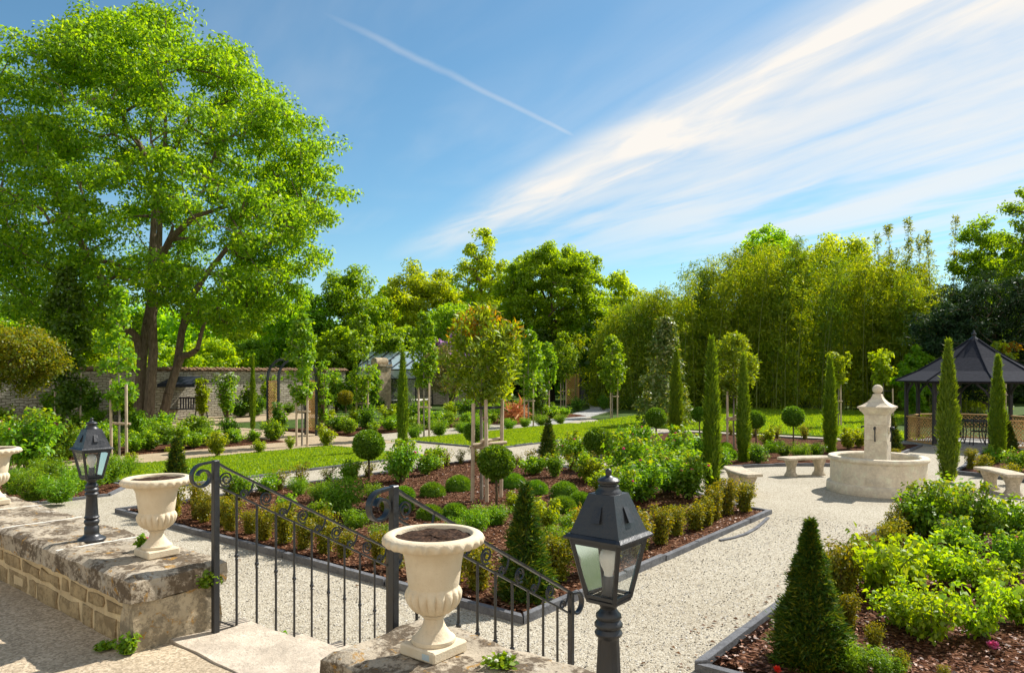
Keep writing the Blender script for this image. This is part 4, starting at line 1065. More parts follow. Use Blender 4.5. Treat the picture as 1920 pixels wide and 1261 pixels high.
def make_ball(name, label, cat, seed, R, zc, n, L, Wd, mat, squash=1., group=None, stem_r=.022, stem_top=None, dome=False):
    rng = np.random.default_rng(seed); T = thing(name, label, cat, group=group)
    o = nrm(rng.normal(size=(n, 3)))
    if dome: o[:, 2] = np.where(o[:, 2] < -.35, -o[:, 2], o[:, 2])
    lump = 1 + .035*np.sin(o[:, 0]*7+seed)*np.sin(o[:, 1]*6+1) + .03*rng.normal(size=n)
    c = o*R*(lump*(.86+.12*rng.random(n)))[:, None]*np.array([1, 1, squash]) + np.array([0, 0, zc])
    ax = nrm(o + rng.normal(size=c.shape)*.42); nr = nrm(rng.normal(size=c.shape))
    if not dome: nr = nrm(o*.6+rng.normal(size=c.shape)); ax = nrm(np.cross(nr, rng.normal(size=c.shape)) + o*.7)
    s = .7+.6*rng.random(n); V = blades(c, ax, nr, L*s, Wd*s)
    m, k = 16, 10; core = []
    pt = lambda i, j: (.86*R*math.sin(math.pi*i/k)*math.cos(2*math.pi*j/m), .86*R*math.sin(math.pi*i/k)*math.sin(2*math.pi*j/m), zc + .86*R*squash*(max(-.4, math.cos(math.pi*i/k)) if dome else math.cos(math.pi*i/k)))
    for i in range(k):
        for j in range(m): core.append([pt(i, j), pt(i, j+1), pt(i+1, j+1), pt(i+1, j)])
    link('foliage', quads_mesh('foliage', np.concatenate([V, np.array(core)]), M[mat]), T)
    if not dome:
        mb = MB(); z1 = zc - R*squash*.8; mb.tube([(0, 0, -.1), (.012, .006, z1*.5), (0, 0, z1+.1)], [stem_r*1.1, stem_r, stem_r*.9], 8); mb.build('stem', M['stem'], T, smooth=True)
    return T
def make_shrub(name, label, cat, seed, H, R, mat, stems=14, per=40, leaf=.06, lw=.6, upright=.6, group=None, cl=.3, hang=.2, flowers=None, fl_n=0, fl_r=.03, low=.25, up=.5, tipmat=None):
    """stems fanning from the base, leaves along the upper part of each"""
    rng = np.random.default_rng(seed); T = thing(name, label, cat, group=group)
    A, B, ra, rb, C, tips = [], [], [], [], [], []
    for i in range(stems):
        a = 2*math.pi*(i+rng.random()*.7)/stems*2.618; out = R*(rng.random()**.55)*(1.05-.25*upright); h = H*(.55+.45*rng.random())*(1-.28*(out/R)**2)
        p0 = np.array([rng.normal()*.08*R, rng.normal()*.08*R, 0]); p3 = np.array([out*math.cos(a), out*math.sin(a), h])
        p1 = p0 + np.array([0, 0, h*.45]) + (p3-p0)*np.array([.28, .28, 0]); k = 5; prev = p0
        for s in range(1, k+1):
            u = s/k; p = (1-u)**2*p0 + 2*u*(1-u)*p1 + u*u*p3 + rng.normal(size=3)*.012*H
            A.append(prev); B.append(p); r0 = .0045*H/.5+.002; ra.append(r0*(1.25-.9*(s-1)/k)); rb.append(r0*(1.25-.9*s/k)); prev = p
            if u > low: C.append(p)
        tips.append(prev)
    link('stems', quads_mesh('stems', frusta(np.array(A), np.array(B), np.array(ra), np.array(rb), 5), M['stem']), T)
    C = np.array(C)
    V = leaf_balls(rng, C, R*cl*(.7+.6*rng.random(len(C))), per, leaf, leaf*lw, flat=.85, hang=hang, up=up, out=.5)
    V[:, :, 2] = np.maximum(V[:, :, 2], .015)
    me = quads_mesh('foliage', V, [M[mat]] + ([M[tipmat]] if tipmat else []), None if not tipmat else (V[:, 0, 2] > H*.80).astype(int)*(rng.random(len(V)) < .6))
    link('foliage', me, T)
    if flowers:
        tips = np.array(tips)
        for i in range(fl_n):
            c = tips[i % len(tips)] + np.array([0, 0, .02]); o = nrm(rng.normal(size=(46, 3))); o[:, 2] = np.abs(o[:, 2])*.9
            rr = (.45+.55*rng.random(46))[:, None]
            Vf = blades(c + o*fl_r*.35*rr, o + np.array([0, 0, .25]), nrm(o*.8+rng.normal(size=o.shape)*.3), fl_r*1.1*rr[:, 0], fl_r*1.0, fold=.3, droop=-.15)
            link('bloom', quads_mesh('bloom', Vf, M[flowers]), T)
    return T
def make_young_tree(name, label, seed, H, clear, R, mat, n=46, per=36, leaf=.10, lw=.7, group=None, shape='egg', tipmat=None, trunk_r=.028, bark='palebark', hang=.3, cl=.28):
    """slender nursery tree: clean stem, light upright head"""
    rng = np.random.default_rng(seed); T = thing(name, label, 'tree', group=group)
    C = []
    while len(C) < n:
        u = rng.random(); z = clear + (H-clear)*u
        w_ = {'egg': math.sin(math.pi*min(1, (u*.86+.10)))**.8, 'cone': (1-u)**.8*.95+.07, 'ball': math.sqrt(max(0.02, 1-(2*u-1)**2)), 'vase': .35+.65*u if u < .9 else .7}[shape]
        a = rng.random()*2*math.pi; q_ = R*w_*rng.random()**.45; C.append((q_*math.cos(a), q_*math.sin(a), z))
    C = np.array(C)
    bs = [((0, 0, -.1), -1, trunk_r*1.15, False), ((.01, 0, clear*.5), 0, trunk_r, False), ((0, .01, clear*.95), 1, trunk_r*.9, True), ((.02, 0, clear+(H-clear)*.35), 2, trunk_r*.6, True), ((0, 0, clear+(H-clear)*.7), 3, trunk_r*.35, True)]
    P, par, rad = grow(rng, bs, C, seg=.22, tip=.004, power=.4)
    link('trunk', wood_mesh('trunk', P, par, rad, M[bark], 6), T)
    V = leaf_balls(rng, C, R*cl*(.7+.7*rng.random(n)), per, leaf, leaf*lw, flat=.9, hang=hang)
    me = quads_mesh('crown', V, [M[mat]] + ([M[tipmat]] if tipmat else []), None if not tipmat else ((V[:, 0, 2] > clear+(H-clear)*.72) & (V[:, 0, 0] > -R*.1)).astype(int)*(rng.random(len(V)) < .8))
    link('crown', me, T)
    return T
def stake_frame(loc, label, legs, h, bar_z, rz=0., r_=.035, tops=True):
    """round timber stakes round a young tree with a cross rail and black tie"""
    S = thing('tree_stakes', label, 'tree stakes', loc, rz, 'timber stakes round the young trees')
    rr = random.Random(int(loc[0]*97+loc[1]*13))
    ps = []
    for x, y in legs:
        t = (rr.uniform(-.025, .025), rr.uniform(-.025, .025)); hh = h*rr.uniform(.97, 1.03); mb = MB()
        mb.tube([(x, y, -.15), (x+t[0], y+t[1], hh-.012), (x+t[0], y+t[1], hh)], [r_, r_, r_*.86], 10); mb.build('stake', M['stake'], S, smooth=40); ps.append((x+t[0]*.5, y+t[1]*.5))
    for i in range(len(ps) if len(ps) > 2 else 1):
        a, b = ps[i], ps[(i+1) % len(ps)]; d = (Vector(b)-Vector(a)).normalized()*.06; mb = MB()
        z = bar_z + (0 if len(ps) == 2 else (.0, .12, .06)[i % 3])
        off = Vector((-d.y, d.x))*(r_+.028)/.06
        mb.tube([(a[0]-d.x+off.x, a[1]-d.y+off.y, z), (b[0]+d.x+off.x, b[1]+d.y+off.y, z)], r_*.85, 8); mb.build('cross_rail', M['stake'], S, smooth=40)
    if tops:
        mb = MB(); mb.tube([(p[0], p[1], h*.93) for p in ps] + ([(ps[0][0], ps[0][1], h*.93)] if len(ps) > 2 else []), 0, flat=(.008, .04)); mb.build('tie', M['tie'], S)
    return S
ORD = 'first second third fourth fifth sixth seventh eighth ninth tenth eleventh twelfth thirteenth fourteenth fifteenth sixteenth seventeenth eighteenth nineteenth twentieth'.split()
R_ = random.Random(12)
# ------------------------------------------------------------------ the big tree on the left
def big_tree():
    rng = np.random.default_rng(4); Y0 = 32.7; k = F/Y0
    base = AT(272, Y0); T = thing('spreading_maple', 'huge multi-stemmed spreading tree with fresh green leaves in front of the boundary wall', 'tree', base)
    L = lambda px, py, y=0.: ((px-272)/k, y, (797-py)/k)
    bs = []
    def stemline(pts, r0, r1, parent=-1, first=True):
        last = parent
        for i, p in enumerate(pts):
            u = i/(len(pts)-1); bs.append((p, last, r0+(r1-r0)*u, i >= 2 or not first)); last = len(bs)-1
        return last
    stemline([L(262, 803), L(262, 740), L(266, 680), L(275, 610), L(281, 540, .3), L(286, 470, .6), L(284, 400, .8), L(262, 330, .9), L(250, 270, .6)], .27, .07)
    stemline([L(284, 803, -.3), L(288, 740, -.3), L(298, 660, -.5), L(302, 600, -.8), L(306, 520, -1.1), L(314, 450, -1.3), L(322, 380, -1.5), L(345, 320, -1.8), L(350, 250, -2)], .25, .07)
    n2 = len(bs)
    stemline([L(290, 803, .6), L(304, 740, .6), L(316, 690, .8), L(324, 620, .9), L(333, 560, 1.2), L(362, 505, 1.5), L(400, 450, 1.8), L(418, 420, 2)], .23, .09)
    stemline([L(330, 668, .6), L(352, 666, .2), L(374, 656, -.2), L(384, 630, -.4), L(396, 600, -.6)], .16, .07, n2+2, False)
    stemline([L(262, 640, -.1), L(252, 620, -.6), L(236, 560, -1.2), L(214, 500, -1.8), L(180, 430, -2.2), L(165, 380, -2.4)], .22, .10, 2, False)
    stemline([L(275, 560, .6), L(240, 530, 1.6), L(196, 520, 2.6), L(140, 500, 3.4)], .16, .08, 4, False)
    stemline([L(318, 520, -1.4), L(370, 470, -2.6), L(430, 440, -3.6), L(500, 430, -4.4)], .17, .07, n2-4, False)
    # outline of the crown, height by height: (z picture row, left, right)
    rows = [(20, 285, 287), (40, 262, 306), (66, 150, 350), (98, 130, 470), (135, 60, 500), (160, 5, 530), (210, -30, 590), (260, -50, 622), (320, -60, 622), (375, -60, 645), (430, -60, 632), (480, -50, 610), (530, -40, 590), (575, -10, 560), (612, 40, 470)]
    C = []; n = 1180
    while len(C) < n:
        py = rng.uniform(20, 612); i = max(j for j in range(len(rows)) if rows[j][0] <= py); i = min(i, len(rows)-2)
        u = (py-rows[i][0])/(rows[i+1][0]-rows[i][0]); l = rows[i][1]+(rows[i+1][1]-rows[i][1])*u; r = rows[i][2]+(rows[i+1][2]-rows[i][2])*u
        if r-l < 50 or rng.random() > (r-l)/720+.12: continue
        cx = (l+r)/2; hw = (r-l)/2-24; a = rng.random()*2*math.pi; q_ = rng.random()**.36
        x, y = cx+hw*q_*math.cos(a), hw/k*.92*q_*math.sin(a)
        dens = mnoise.noise(Vector((x*.012, y*.35, py*.016)))
        if dens < -.04: continue
        if py > 430 and q_ < .45 and rng.random() < .8: continue
        if 170 < py < 540 and q_ < .55 and rng.random() < .45: continue
        C.append(L(x, py, y))
    for i in range(110):            # sprigs that break the outline
        py = rng.uniform(34, 600); l = np.interp(py, [a_[0] for a_ in rows], [a_[1] for a_ in rows]); r = np.interp(py, [a_[0] for a_ in rows], [a_[2] for a_ in rows])
        a = rng.random()*2*math.pi; hw = (r-l)/2; f = rng.uniform(.92, 1.03); C.append(L((l+r)/2+hw*f*math.cos(a), py-rng.uniform(0, 12), hw/k*.92*f*math.sin(a)))
    C = np.array(C)
    P, par, rad = grow(rng, bs, C, seg=.75, tip=.013, power=.40, lift=.6, wob=.14)
    link('trunk', wood_mesh('trunk', P, par, rad, M['bark'], 8), T)
    V = leaf_balls(rng, C, .50+.44*rng.random(len(C)), 128, .175, .092, flat=.55, hang=.45, up=.55, out=.5)
    link('crown', quads_mesh('crown', V, M['bigtree']), T)
big_tree()

# ------------------------------------------------------------------ trees beyond the garden
BG = 'trees beyond the garden'
def far_tree(px, Y, top, hw, mat, label, seed, name='broadleaf_tree', foot=None, **kw):
    H = EYE + (HZ-top)/F*Y; R = hw/F*Y*kw.pop('wide', 1.3)
    kw.setdefault('leaf', .0039*Y); kw.setdefault('nclump', 190); kw.setdefault('per', 125); kw.setdefault('nlobe', 12)
    t = make_tree(name, label, 'tree', seed, H, R, mat, group=BG, **kw); t.location = AT(px, Y); t.rotation_euler = (0, 0, seed); return t
def dome_lobes():
    H = EYE + (HZ-436)/F*62; R = 108/F*62; rg = random.Random(3); L_ = [(0, 0, H*.56, R*.86, R*.86, H*.40), (0, 0, H*.30, R*.8, R*.8, H*.24)]
    for i in range(22):
        a = 2.4*i; e = math.asin((i+.5)/22*.98); rr = R*rg.uniform(.24, .34)
        L_.append(((R*.80)*math.cos(e)*math.cos(a), (R*.80)*math.cos(e)*math.sin(a), H*.50+H*.37*math.sin(e), rr, rr, rr*.8))
    return L_
DOME = dome_lobes()
far_tree(1035, 62, 432, 108, 'farbright', 'broad dome-shaped tree with dense deep green crown in the middle of the skyline', 3, nclump=560, per=150, base=.12, cr=.10, leaf=.23, wide=1.06, lobes=DOME)
far_tree(903, 74, 426, 58, 'faryellow', 'tall airy pale green tree rising just left of the dome-shaped tree', 5, base=.2, nclump=170, per=90, cr=.15)
far_tree(795, 60, 484, 72, 'faryellow', 'bright yellow-green rounded tree above the greenhouse', 6, base=.1, nclump=210)
far_tree(725, 66, 528, 55, 'farbright', 'shorter fresh green tree between two taller rounded trees above the greenhouse roof', 7, base=.1)
far_tree(655, 56, 486, 66, 'farmid', 'dark green tree rising just right of the huge spreading tree', 8, base=.1, nclump=210)
far_tree(560, 54, 530, 62, 'farmid', 'mid green tree half hidden behind the right edge of the huge tree', 9, base=.2)
far_tree(500, 60, 560, 60, 'faryellow', 'yellow-green tree seen under the right side of the huge tree', 10, base=.15)
far_tree(845, 56, 560, 52, 'farbright', 'bushy green tree filling the gap below the airy pale tree', 13, base=.05)
far_tree(740, 52, 600, 58, 'farmid', 'low dark bushy tree directly behind the greenhouse', 14, base=.05)
far_tree(640, 50, 612, 48, 'farbright', 'small light green tree with pale twisted stems above the hoop frame', 15, base=.2, bark='palebark', bend=.6)
far_tree(1165, 66, 505, 55, 'faryellow', 'light yellow-green tree between the dome-shaped tree and the bamboo', 16, base=.05)
far_tree(1110, 60, 585, 52, 'farbright', 'leafy green tree behind the stone wall of the curving path', 17, base=.05, nclump=210)
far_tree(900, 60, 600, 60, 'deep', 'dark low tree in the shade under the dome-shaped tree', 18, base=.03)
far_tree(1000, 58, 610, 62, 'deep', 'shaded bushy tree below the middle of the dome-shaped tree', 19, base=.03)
far_tree(395, 50, 632, 70, 'faryellow', 'wide yellow-green bush swelling over the boundary wall right of the big trunks', 20, base=.03, nclump=210)
far_tree(470, 52, 640, 60, 'farmid', 'round green bush over the wall left of the rose arch', 21, base=.03)
far_tree(200, 46, 600, 75, 'faryellow', 'loose yellow-green tree behind the wall left of the big trunks', 22, base=.1, nclump=110)
far_tree(110, 44, 560, 70, 'farbright', 'bright green tree behind the left part of the boundary wall', 23, base=.1, nclump=210)
far_tree(30, 48, 545, 80, 'farmid', 'tall green tree behind the clipped golden hedge at the far left', 24, base=.1, nclump=210)
far_tree(300, 54, 640, 70, 'farbright', 'low green bush over the wall, seen between the big trunks', 25, base=.03)
far_tree(1440, 56, 417, 66, 'farbright', 'tall green tree rising above the left half of the bamboo', 26, base=.2, nclump=210)
far_tree(1570, 58, 432, 95, 'faryellow', 'golden green tree rising behind the middle of the bamboo', 27, base=.2, nclump=210)
far_tree(1850, 47, 402, 70, 'farmid', 'upright mid green tree above the dark cedar', 28, base=.2, nclump=170, slim=.8)
far_tree(1950, 42, 332, 72, 'farmid', 'tall green tree cut off by the right edge of the photo', 29, base=.2, nclump=200)
far_tree(1862, 37, 498, 118, 'cedar', 'dark blue-green cedar spreading behind the gazebo', 30, name='cedar_tree', base=.08, nclump=330, per=110, leaf=.20, lw=.3, cr=.13, flat=.4)
far_tree(1770, 36.5, 560, 50, 'cedar', 'smaller dark conifer just left of the gazebo roof', 31, name='cedar_tree', base=.05, nclump=140, per=90, leaf=.20, lw=.3)
far_tree(1722, 36, 648, 32, 'farmid', 'light green shrubby tree left of the gazebo roof', 32, base=.05, nclump=60, leaf=.17)

def woodland():
    rng = np.random.default_rng(31); V = []
    for i in range(150):
        px = rng.uniform(-420, 1350); Y = rng.uniform(72, 96); top = 580 + 28*math.sin(px*.013) + 16*math.sin(px*.041) + rng.uniform(-8, 22); H = EYE + (HZ-top)/F*Y
        R = rng.uniform(2.2, 3.4); n = 22; lob = [(0, 0, H*.72, R, R, H*.28), (R*.4, 0, H*.38, R*1.1, R, H*.36)]
        C = shell_points(rng, lob, n) + np.array(AT(px, Y))
        V.append(leaf_balls(rng, C, 1.0+.6*rng.random(n), 40, .55, .36, flat=.8))
    tag(link('woodland', quads_mesh('woodland', np.concatenate(V), M['farmid'])), 'far green woodland seen in the gaps between the garden trees', 'woodland', kind='stuff')
woodland()
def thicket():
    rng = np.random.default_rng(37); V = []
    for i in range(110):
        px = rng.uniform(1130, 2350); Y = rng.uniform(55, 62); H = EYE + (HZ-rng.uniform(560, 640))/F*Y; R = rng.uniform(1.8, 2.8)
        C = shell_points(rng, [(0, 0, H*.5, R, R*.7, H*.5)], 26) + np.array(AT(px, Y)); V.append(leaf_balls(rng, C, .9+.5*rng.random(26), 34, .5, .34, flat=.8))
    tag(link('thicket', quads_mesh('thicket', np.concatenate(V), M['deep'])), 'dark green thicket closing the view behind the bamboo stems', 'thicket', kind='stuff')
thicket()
# ------------------------------------------------------------------ bamboo
def bamboo():
    rng = np.random.default_rng(77); A, B, ra, rb, C, cd_ = [], [], [], [], [], []
    prof = [(1120, 585), (1165, 545), (1230, 512), (1280, 492), (1340, 466), (1400, 440), (1470, 436), (1540, 432), (1600, 440), (1650, 452), (1700, 470), (1760, 505), (1800, 560), (1840, 610)]
    xs = [p[0] for p in prof]; ys = [p[1] for p in prof]; leaves = []
    hubs = np.sort(rng.uniform(1115, 1845, 95)); tone = []; hub_t = rng.random(95); hub_d = rng.random(95)
    for i in range(370):
        hb = rng.integers(95); px = hubs[hb] + rng.normal()*13; dep = min(1, max(0, hub_d[hb]*.8 + rng.random()*.2)); Y = 46.5-4.5*(px-1120)/700 + dep*8
        top = np.interp(px, xs, ys) + abs(rng.normal())*34 + (1-dep)*rng.random()*90
        g = np.array(AT(px, Y)); H = EYE + (HZ-top)/F*Y; ln = rng.normal(size=2)*.06*H; k = 9; prev = g; H0 = H
        for s in range(1, k+1):
            u = s/k; p = g + np.array([ln[0]*u**2, ln[1]*u**2 - .05*H*u**2.5, H*u - .03*H*u**4])
            A.append(prev); B.append(p); ra.append(.045*(1-.85*(s-1)/k)); rb.append(.045*(1-.85*s/k)); prev = p
        m = int(16 + H*2.3)
        u = .03+.99*rng.random(m)**.85; p = g + np.stack([ln[0]*u**2, ln[1]*u**2-.05*H*u**2.5, H*u-.03*H*u**4], 1)
        a = rng.random(m)*2*math.pi; rad = (.30+.75*rng.random(m))*(1.12-.72*np.clip(u, 0, 1)**2)
        tone.append(np.full(m, 1 if hub_t[hb] < .28 else 0)); leaves.append(p + np.stack([np.cos(a)*rad, np.sin(a)*rad, -.25*rad], 1))
    C = np.concatenate(leaves)
    V = leaf_balls(rng, C, (.30+.34*rng.random(len(C))), 22, .25, .052, flat=.8, hang=.75, up=.4, out=.5)
    me = quads_mesh('bamboo_grove', np.concatenate([V, frusta(np.array(A), np.array(B), np.array(ra), np.array(rb), 4)]), [M['bamboo'], M['culm'], M['bamboodark']], np.r_[np.repeat(np.concatenate(tone), 22)*2, np.ones(len(A)*4)])
    tag(link('bamboo_grove', me), 'dense golden green bamboo grove behind the lawn', 'bamboo', kind='stuff')
bamboo()
def bamboo_tip(px, top, Y, label, seed):
    rng = np.random.default_rng(seed); H = EYE+(HZ-top)/F*Y; T = thing('bamboo_cane', label, 'bamboo', AT(px, Y), 0, 'bamboo canes standing above the grove')
    mb = MB(); b = rng.normal()*.35; pts = [(b*u*u, 0, H*u) for u in np.linspace(0, 1, 10)]; mb.tube(pts, list(np.linspace(.05, .008, 10)), 6); mb.build('culm', M['culm'], T, smooth=True)
    m = 46; u = .55+.45*rng.random(m)**.8; a = rng.random(m)*2*math.pi; rad = (.15+.55*rng.random(m))*(1.02-u)*3.2*.55
    C = np.stack([b*u*u+np.cos(a)*rad, np.sin(a)*rad, H*u+rad*.35], 1)
    link('foliage', quads_mesh('foliage', leaf_balls(rng, C, .20, 10, .26, .06, hang=.1, up=.2), M['bamboo']), T)
for i, (px, top) in enumerate(((1676, 425), (1708, 412), (1748, 430), (1785, 408), (1728, 445), (1655, 440))):
    bamboo_tip(px, top, 47+i*.4, ['slim bamboo cane tip, fourth tallest, above the left end of the thin canes', 'slim bamboo cane tip standing alone second tallest against the pale sky', 'wispy bamboo cane tip between the two tallest ones', 'tallest slim bamboo cane tip, rightmost against the sky', 'short faint bamboo cane tip right of the second tallest one', 'leftmost slim bamboo cane tip beside the golden tree'][i], 60+i)

# ------------------------------------------------------------------ clipped hedge, climbers, lilac, olive, magnolia
t = make_tree('clipped_tree', 'clipped flat-topped golden green tree at the left edge of the photo', 'tree', 41, 3.95, 1.9, 'hedge', leaf=.085, nclump=260, per=90, cr=.17, lobes=[(0, 0, 2.95, 1.95, 1.6, .85), (-.8, 0, 3.15, 1.5, 1.4, .8), (.9, 0, 2.75, 1.15, 1.2, .75), (.4, 0, 2.3, 1.2, 1.1, .5)], trunk_r=.09)
t.location = AT(-10, 21.5)
OL = make_tree('olive_tree', 'small grey-green olive tree beside the greenhouse', 'tree', 42, 4.1, 1.55, 'olive', leaf=.13, lw=.3, nclump=120, per=70, base=.25, bark='palebark', trunk_r=.13); OL.location = AT(838, 39.5)
LI = make_shrub('lilac_bush', 'purple flowering lilac bush behind the copper-tipped tree', 'shrub', 43, 5.0, 1.5, 'bright', stems=26, per=28, leaf=.19, cl=.28, flowers='lilac', fl_n=48, fl_r=.36, low=.3); LI.location = AT(846, 47)
MG = make_tree('magnolia_tree', 'grey-green conical magnolia tree in front of the bamboo', 'tree', 44, 0, 0, 'magnolia') if 0 else make_young_tree('magnolia_tree', 'grey-green conical magnolia tree in front of the bamboo', 44, 4.75, .15, 1.35, 'magnolia', n=170, per=36, leaf=.19, lw=.42, shape='cone', trunk_r=.05, cl=.2)
MG.location = AT(1247, 32.)
RC = make_shrub('cordyline_plant', 'red strap-leaved plant in the far flower bed', 'plant', 45, .9, .6, 'redleaf', stems=9, per=10, leaf=.55, lw=.12, cl=.2, hang=0); RC.location = AT(968, 33.)

# ------------------------------------------------------------------ young trees with their stakes
def young(px, by, top, bot, hw, label, seed, mat='bright', shape='egg', stakes=(), stop=None, sbar=None, slabel=None, Y=None, **kw):
    p = G(px, by) if Y is None else AT(px, Y); k = F/p.y
    t = make_young_tree('young_tree', label, seed, EYE+(HZ-top)/k, EYE+(HZ-bot)/k, hw/k, mat, group='staked young trees', shape=shape, **kw); t.location = p; t.rotation_euler = (0, 0, seed*1.3)
    if stakes:
        legs = [((s[0]-px)/k, s[1]) for s in stakes]
        stake_frame(p, slabel, legs, EYE+(HZ-stop)/k, EYE+(HZ-sbar)/k)
young(224, 868, 545, 760, 34, 'slender staked tree with drooping pale leaves left of the big trunks', 51, 'bright', 'egg', ((209, .0), (247, -.25)), 716, 793, 'two pale timber stakes with a rail, behind the small lantern lamp', n=80, per=30, leaf=.10)
young(125, 818, 505, 770, 40, 'dark columnar climber-like tree on stakes in front of the left wall', 52, 'mid', 'egg', ((103, 0), (147, .1)), 700, 778, 'two brown timber stakes under the dark columnar tree', n=150, per=50, leaf=.13)
young(566, 836, 592, 752, 29, 'staked pear tree with leafy column growing in front of the rose arch', 53, 'bright', 'egg', ((556, 0), (578, -.12)), 722, 771, 'two short timber stakes and rail in front of the rose arch', n=90, per=34, leaf=.11)
young(679, 796, 590, 752, 24, 'staked young tree with thin leafy column left of the gate pier', 54, 'bright', 'egg', ((668, 0), (690, -.1)), 706, 756, 'pair of timber stakes right of the arch, left of the gate pier', n=80, per=34, leaf=.12)
young(795, 820, 588, 722, 25, 'staked young tree just right of the slim cypress by the greenhouse', 55, 'bright', 'egg', ((785, 0), (805, -.1)), 716, 763, 'pair of timber stakes just right of the slim cypress', n=80, per=34, leaf=.12)
young(991, 798, 622, 740, 26, 'staked tree in the far row, first from the left', 56, 'bright', 'egg', ((983, 0), (1000, -.1)), 700, 751, 'timber stakes of the far row, nearest the red strap-leaved plant', n=80, per=34, leaf=.13)
young(1024, 780, 640, 730, 20, 'narrow staked tree in the far row, second from the left', 57, 'bright', 'egg', ((1019, 0), (1030, .1)), 712, 739, 'narrow timber stakes with short pale rail in the far row', n=60, per=34, leaf=.14)
young(1056, 765, 626, 712, 26, 'staked tree beside the lattice screen', 58, 'bright', 'egg', ((1061, 0), (1052, .2)), 700, 733, 'timber stakes beside the lattice screen', n=80, per=34, leaf=.15)
young(1148, 782, 632, 730, 25, 'staked tree left of the pair by the curving path', 59, 'bright', 'egg', ((1145, 0), (1157, -.1)), 704, 743, 'two timber stakes by the end of the curving path', n=85, per=34, leaf=.14)
young(1175, 764, 632, 702, 21, 'staked tree on a single post right of the curving path', 60, 'bright', 'egg', ((1177, 0), (1171, .15)), 696, 730, 'timber stakes of the rightmost tree by the curving path', n=60, per=34, leaf=.16)
young(1572, 800, 664, 722, 24, 'small reddish-tipped maple behind the cypress left of the fountain', 61, 'yellow', 'vase', ((1577, 0), (1556, .1)), 718, 752, 'timber stakes left of the fountain in front of the bamboo', n=34, per=30, leaf=.15)
young(1656, 790, 655, 722, 25, 'small bright maple standing behind the fountain pillar', 62, 'yellow', 'vase', ((1675, 0), (1650, .1)), 728, 768, 'timber stakes right of the fountain pillar', n=36, per=30, leaf=.16)
young(1882, 792, 645, 700, 26, 'small bright maple behind the right side of the gazebo roof', 63, 'yellow', 'vase', ((1886, 0), (1868, .1)), 690, 740, 'timber stakes behind the right part of the gazebo', n=36, per=30, leaf=.16, tipmat='copper')
young(903, 940, 588, 752, 74, 'round-headed glossy tree with copper tips on three stakes in the middle of the near bed', 64, 'photinia', 'ball', ((887, -.25), (914, -.3), (939, .1)), 750, 836, 'three tall timber stakes in the middle of the near mulch bed', n=118, per=52, leaf=.12, lw=.30, tipmat='copper', cl=.25, trunk_r=.03, hang=-.7)
young(1376, 842, 632, 738, 40, 'round-headed glossy tree on three stakes among the cypresses', 65, 'photinia', 'ball', ((1362, -.1), (1379, -.2), (1392, .1)), 734, 786, 'three timber stakes among the tall cypresses', n=110, per=50, leaf=.12, lw=.34, cl=.25, hang=-.7)
# climbers and plants against the wall
def wallplant(px, Y, top, hw, mat, label, seed, **kw):
    H = EYE+(HZ-top)/F*Y; t = make_shrub('wall_climber', label, 'climber', seed, H, hw/F*Y, mat, stems=kw.pop('stems', 16), per=22, leaf=.0042*Y, cl=.35, upright=.9, group='climbers along the boundary wall', **kw); t.location = AT(px, Y)
wallplant(425, 35, 690, 26, 'bright', 'leafy climber with white flowers right of the swing seat', 71, flowers='whitepetal', fl_n=10, fl_r=.12)
wallplant(380, 36, 700, 14, 'yellow', 'yellow-leaved climber on the right leg of the swing seat', 72)
wallplant(630, 44, 690, 22, 'bright', 'green climber on the wall right of the rose arch', 73)
wallplant(700, 45, 682, 16, 'bright', 'green climber covering the front of the gate pier', 74)
wallplant(603, 26.9, 655, 17, 'bright', 'leafy rose climbing the right post of the arch', 75, stems=22)
wallplant(522, 25.2, 752, 14, 'mid', 'low rose climbing the left lattice of the arch', 76)
wallplant(168, 33, 712, 20, 'mid', 'dense dark climber on the wall left of the big trunks', 78)
wallplant(95, 32, 730, 18, 'bright', 'low climber on the wall beside the clipped golden tree', 79)
wallplant(470, 38, 715, 16, 'mid', 'low climber on the wall behind the thin cypress', 80)
wallplant(505, 40, 700, 18, 'bright', 'climber on the wall just left of the rose arch', 97)
wallplant(660, 44, 700, 18, 'mid', 'climber on the wall between the arch and the gate pier', 98)
wallplant(1010, 36, 700, 18, 'mid', 'green bush between the far staked trees', 77)

# ------------------------------------------------------------------ cypresses, cones, balls, domes
def cyp(px, by, top, w_, label, seed, mat='cypress'):
    p = G(px, by); k = F/p.y; H = EYE+(HZ-top)/k; r = max(.06, w_/2/k*.98-.055)
    prof = lambda u: r*min(1, .62+u*1.5)*(1+.07*math.sin(u*23+seed)+.05*math.sin(u*41+seed*3))*(1 if u < .35 else max(.02, 1-((u-.35)/.66)**1.45*.97))
    t = make_spray_column('column_cypress', label, 'cypress', seed, H, prof, 8200, .11, .018, mat, 1.9, 'narrow cypresses along the axis', ragged=.17)
    t.location = p
cyp(755, 846, 652, 23, 'slim dark cypress by the crossing path near the greenhouse', 81)
cyp(1268, 836, 650, 28, 'cypress in front of the grey-green magnolia', 82)
cyp(1335, 938, 628, 36, 'tallest cypress, in the near bed left of the fountain', 83)
cyp(1394, 868, 662, 28, 'cypress right next to the tallest one, by the stakes', 84)
cyp(1557, 852, 666, 27, 'cypress just left of the fountain pillar', 85)
cyp(1778, 903, 634, 40, 'thick cypress right of the fountain, in front of the gazebo', 86)
cyp(1871, 868, 664, 30, 'rightmost cypress, by the open side of the gazebo', 87)
cyp(474, 806, 664, 11, 'thin dark cypress left of the rose arch', 88)
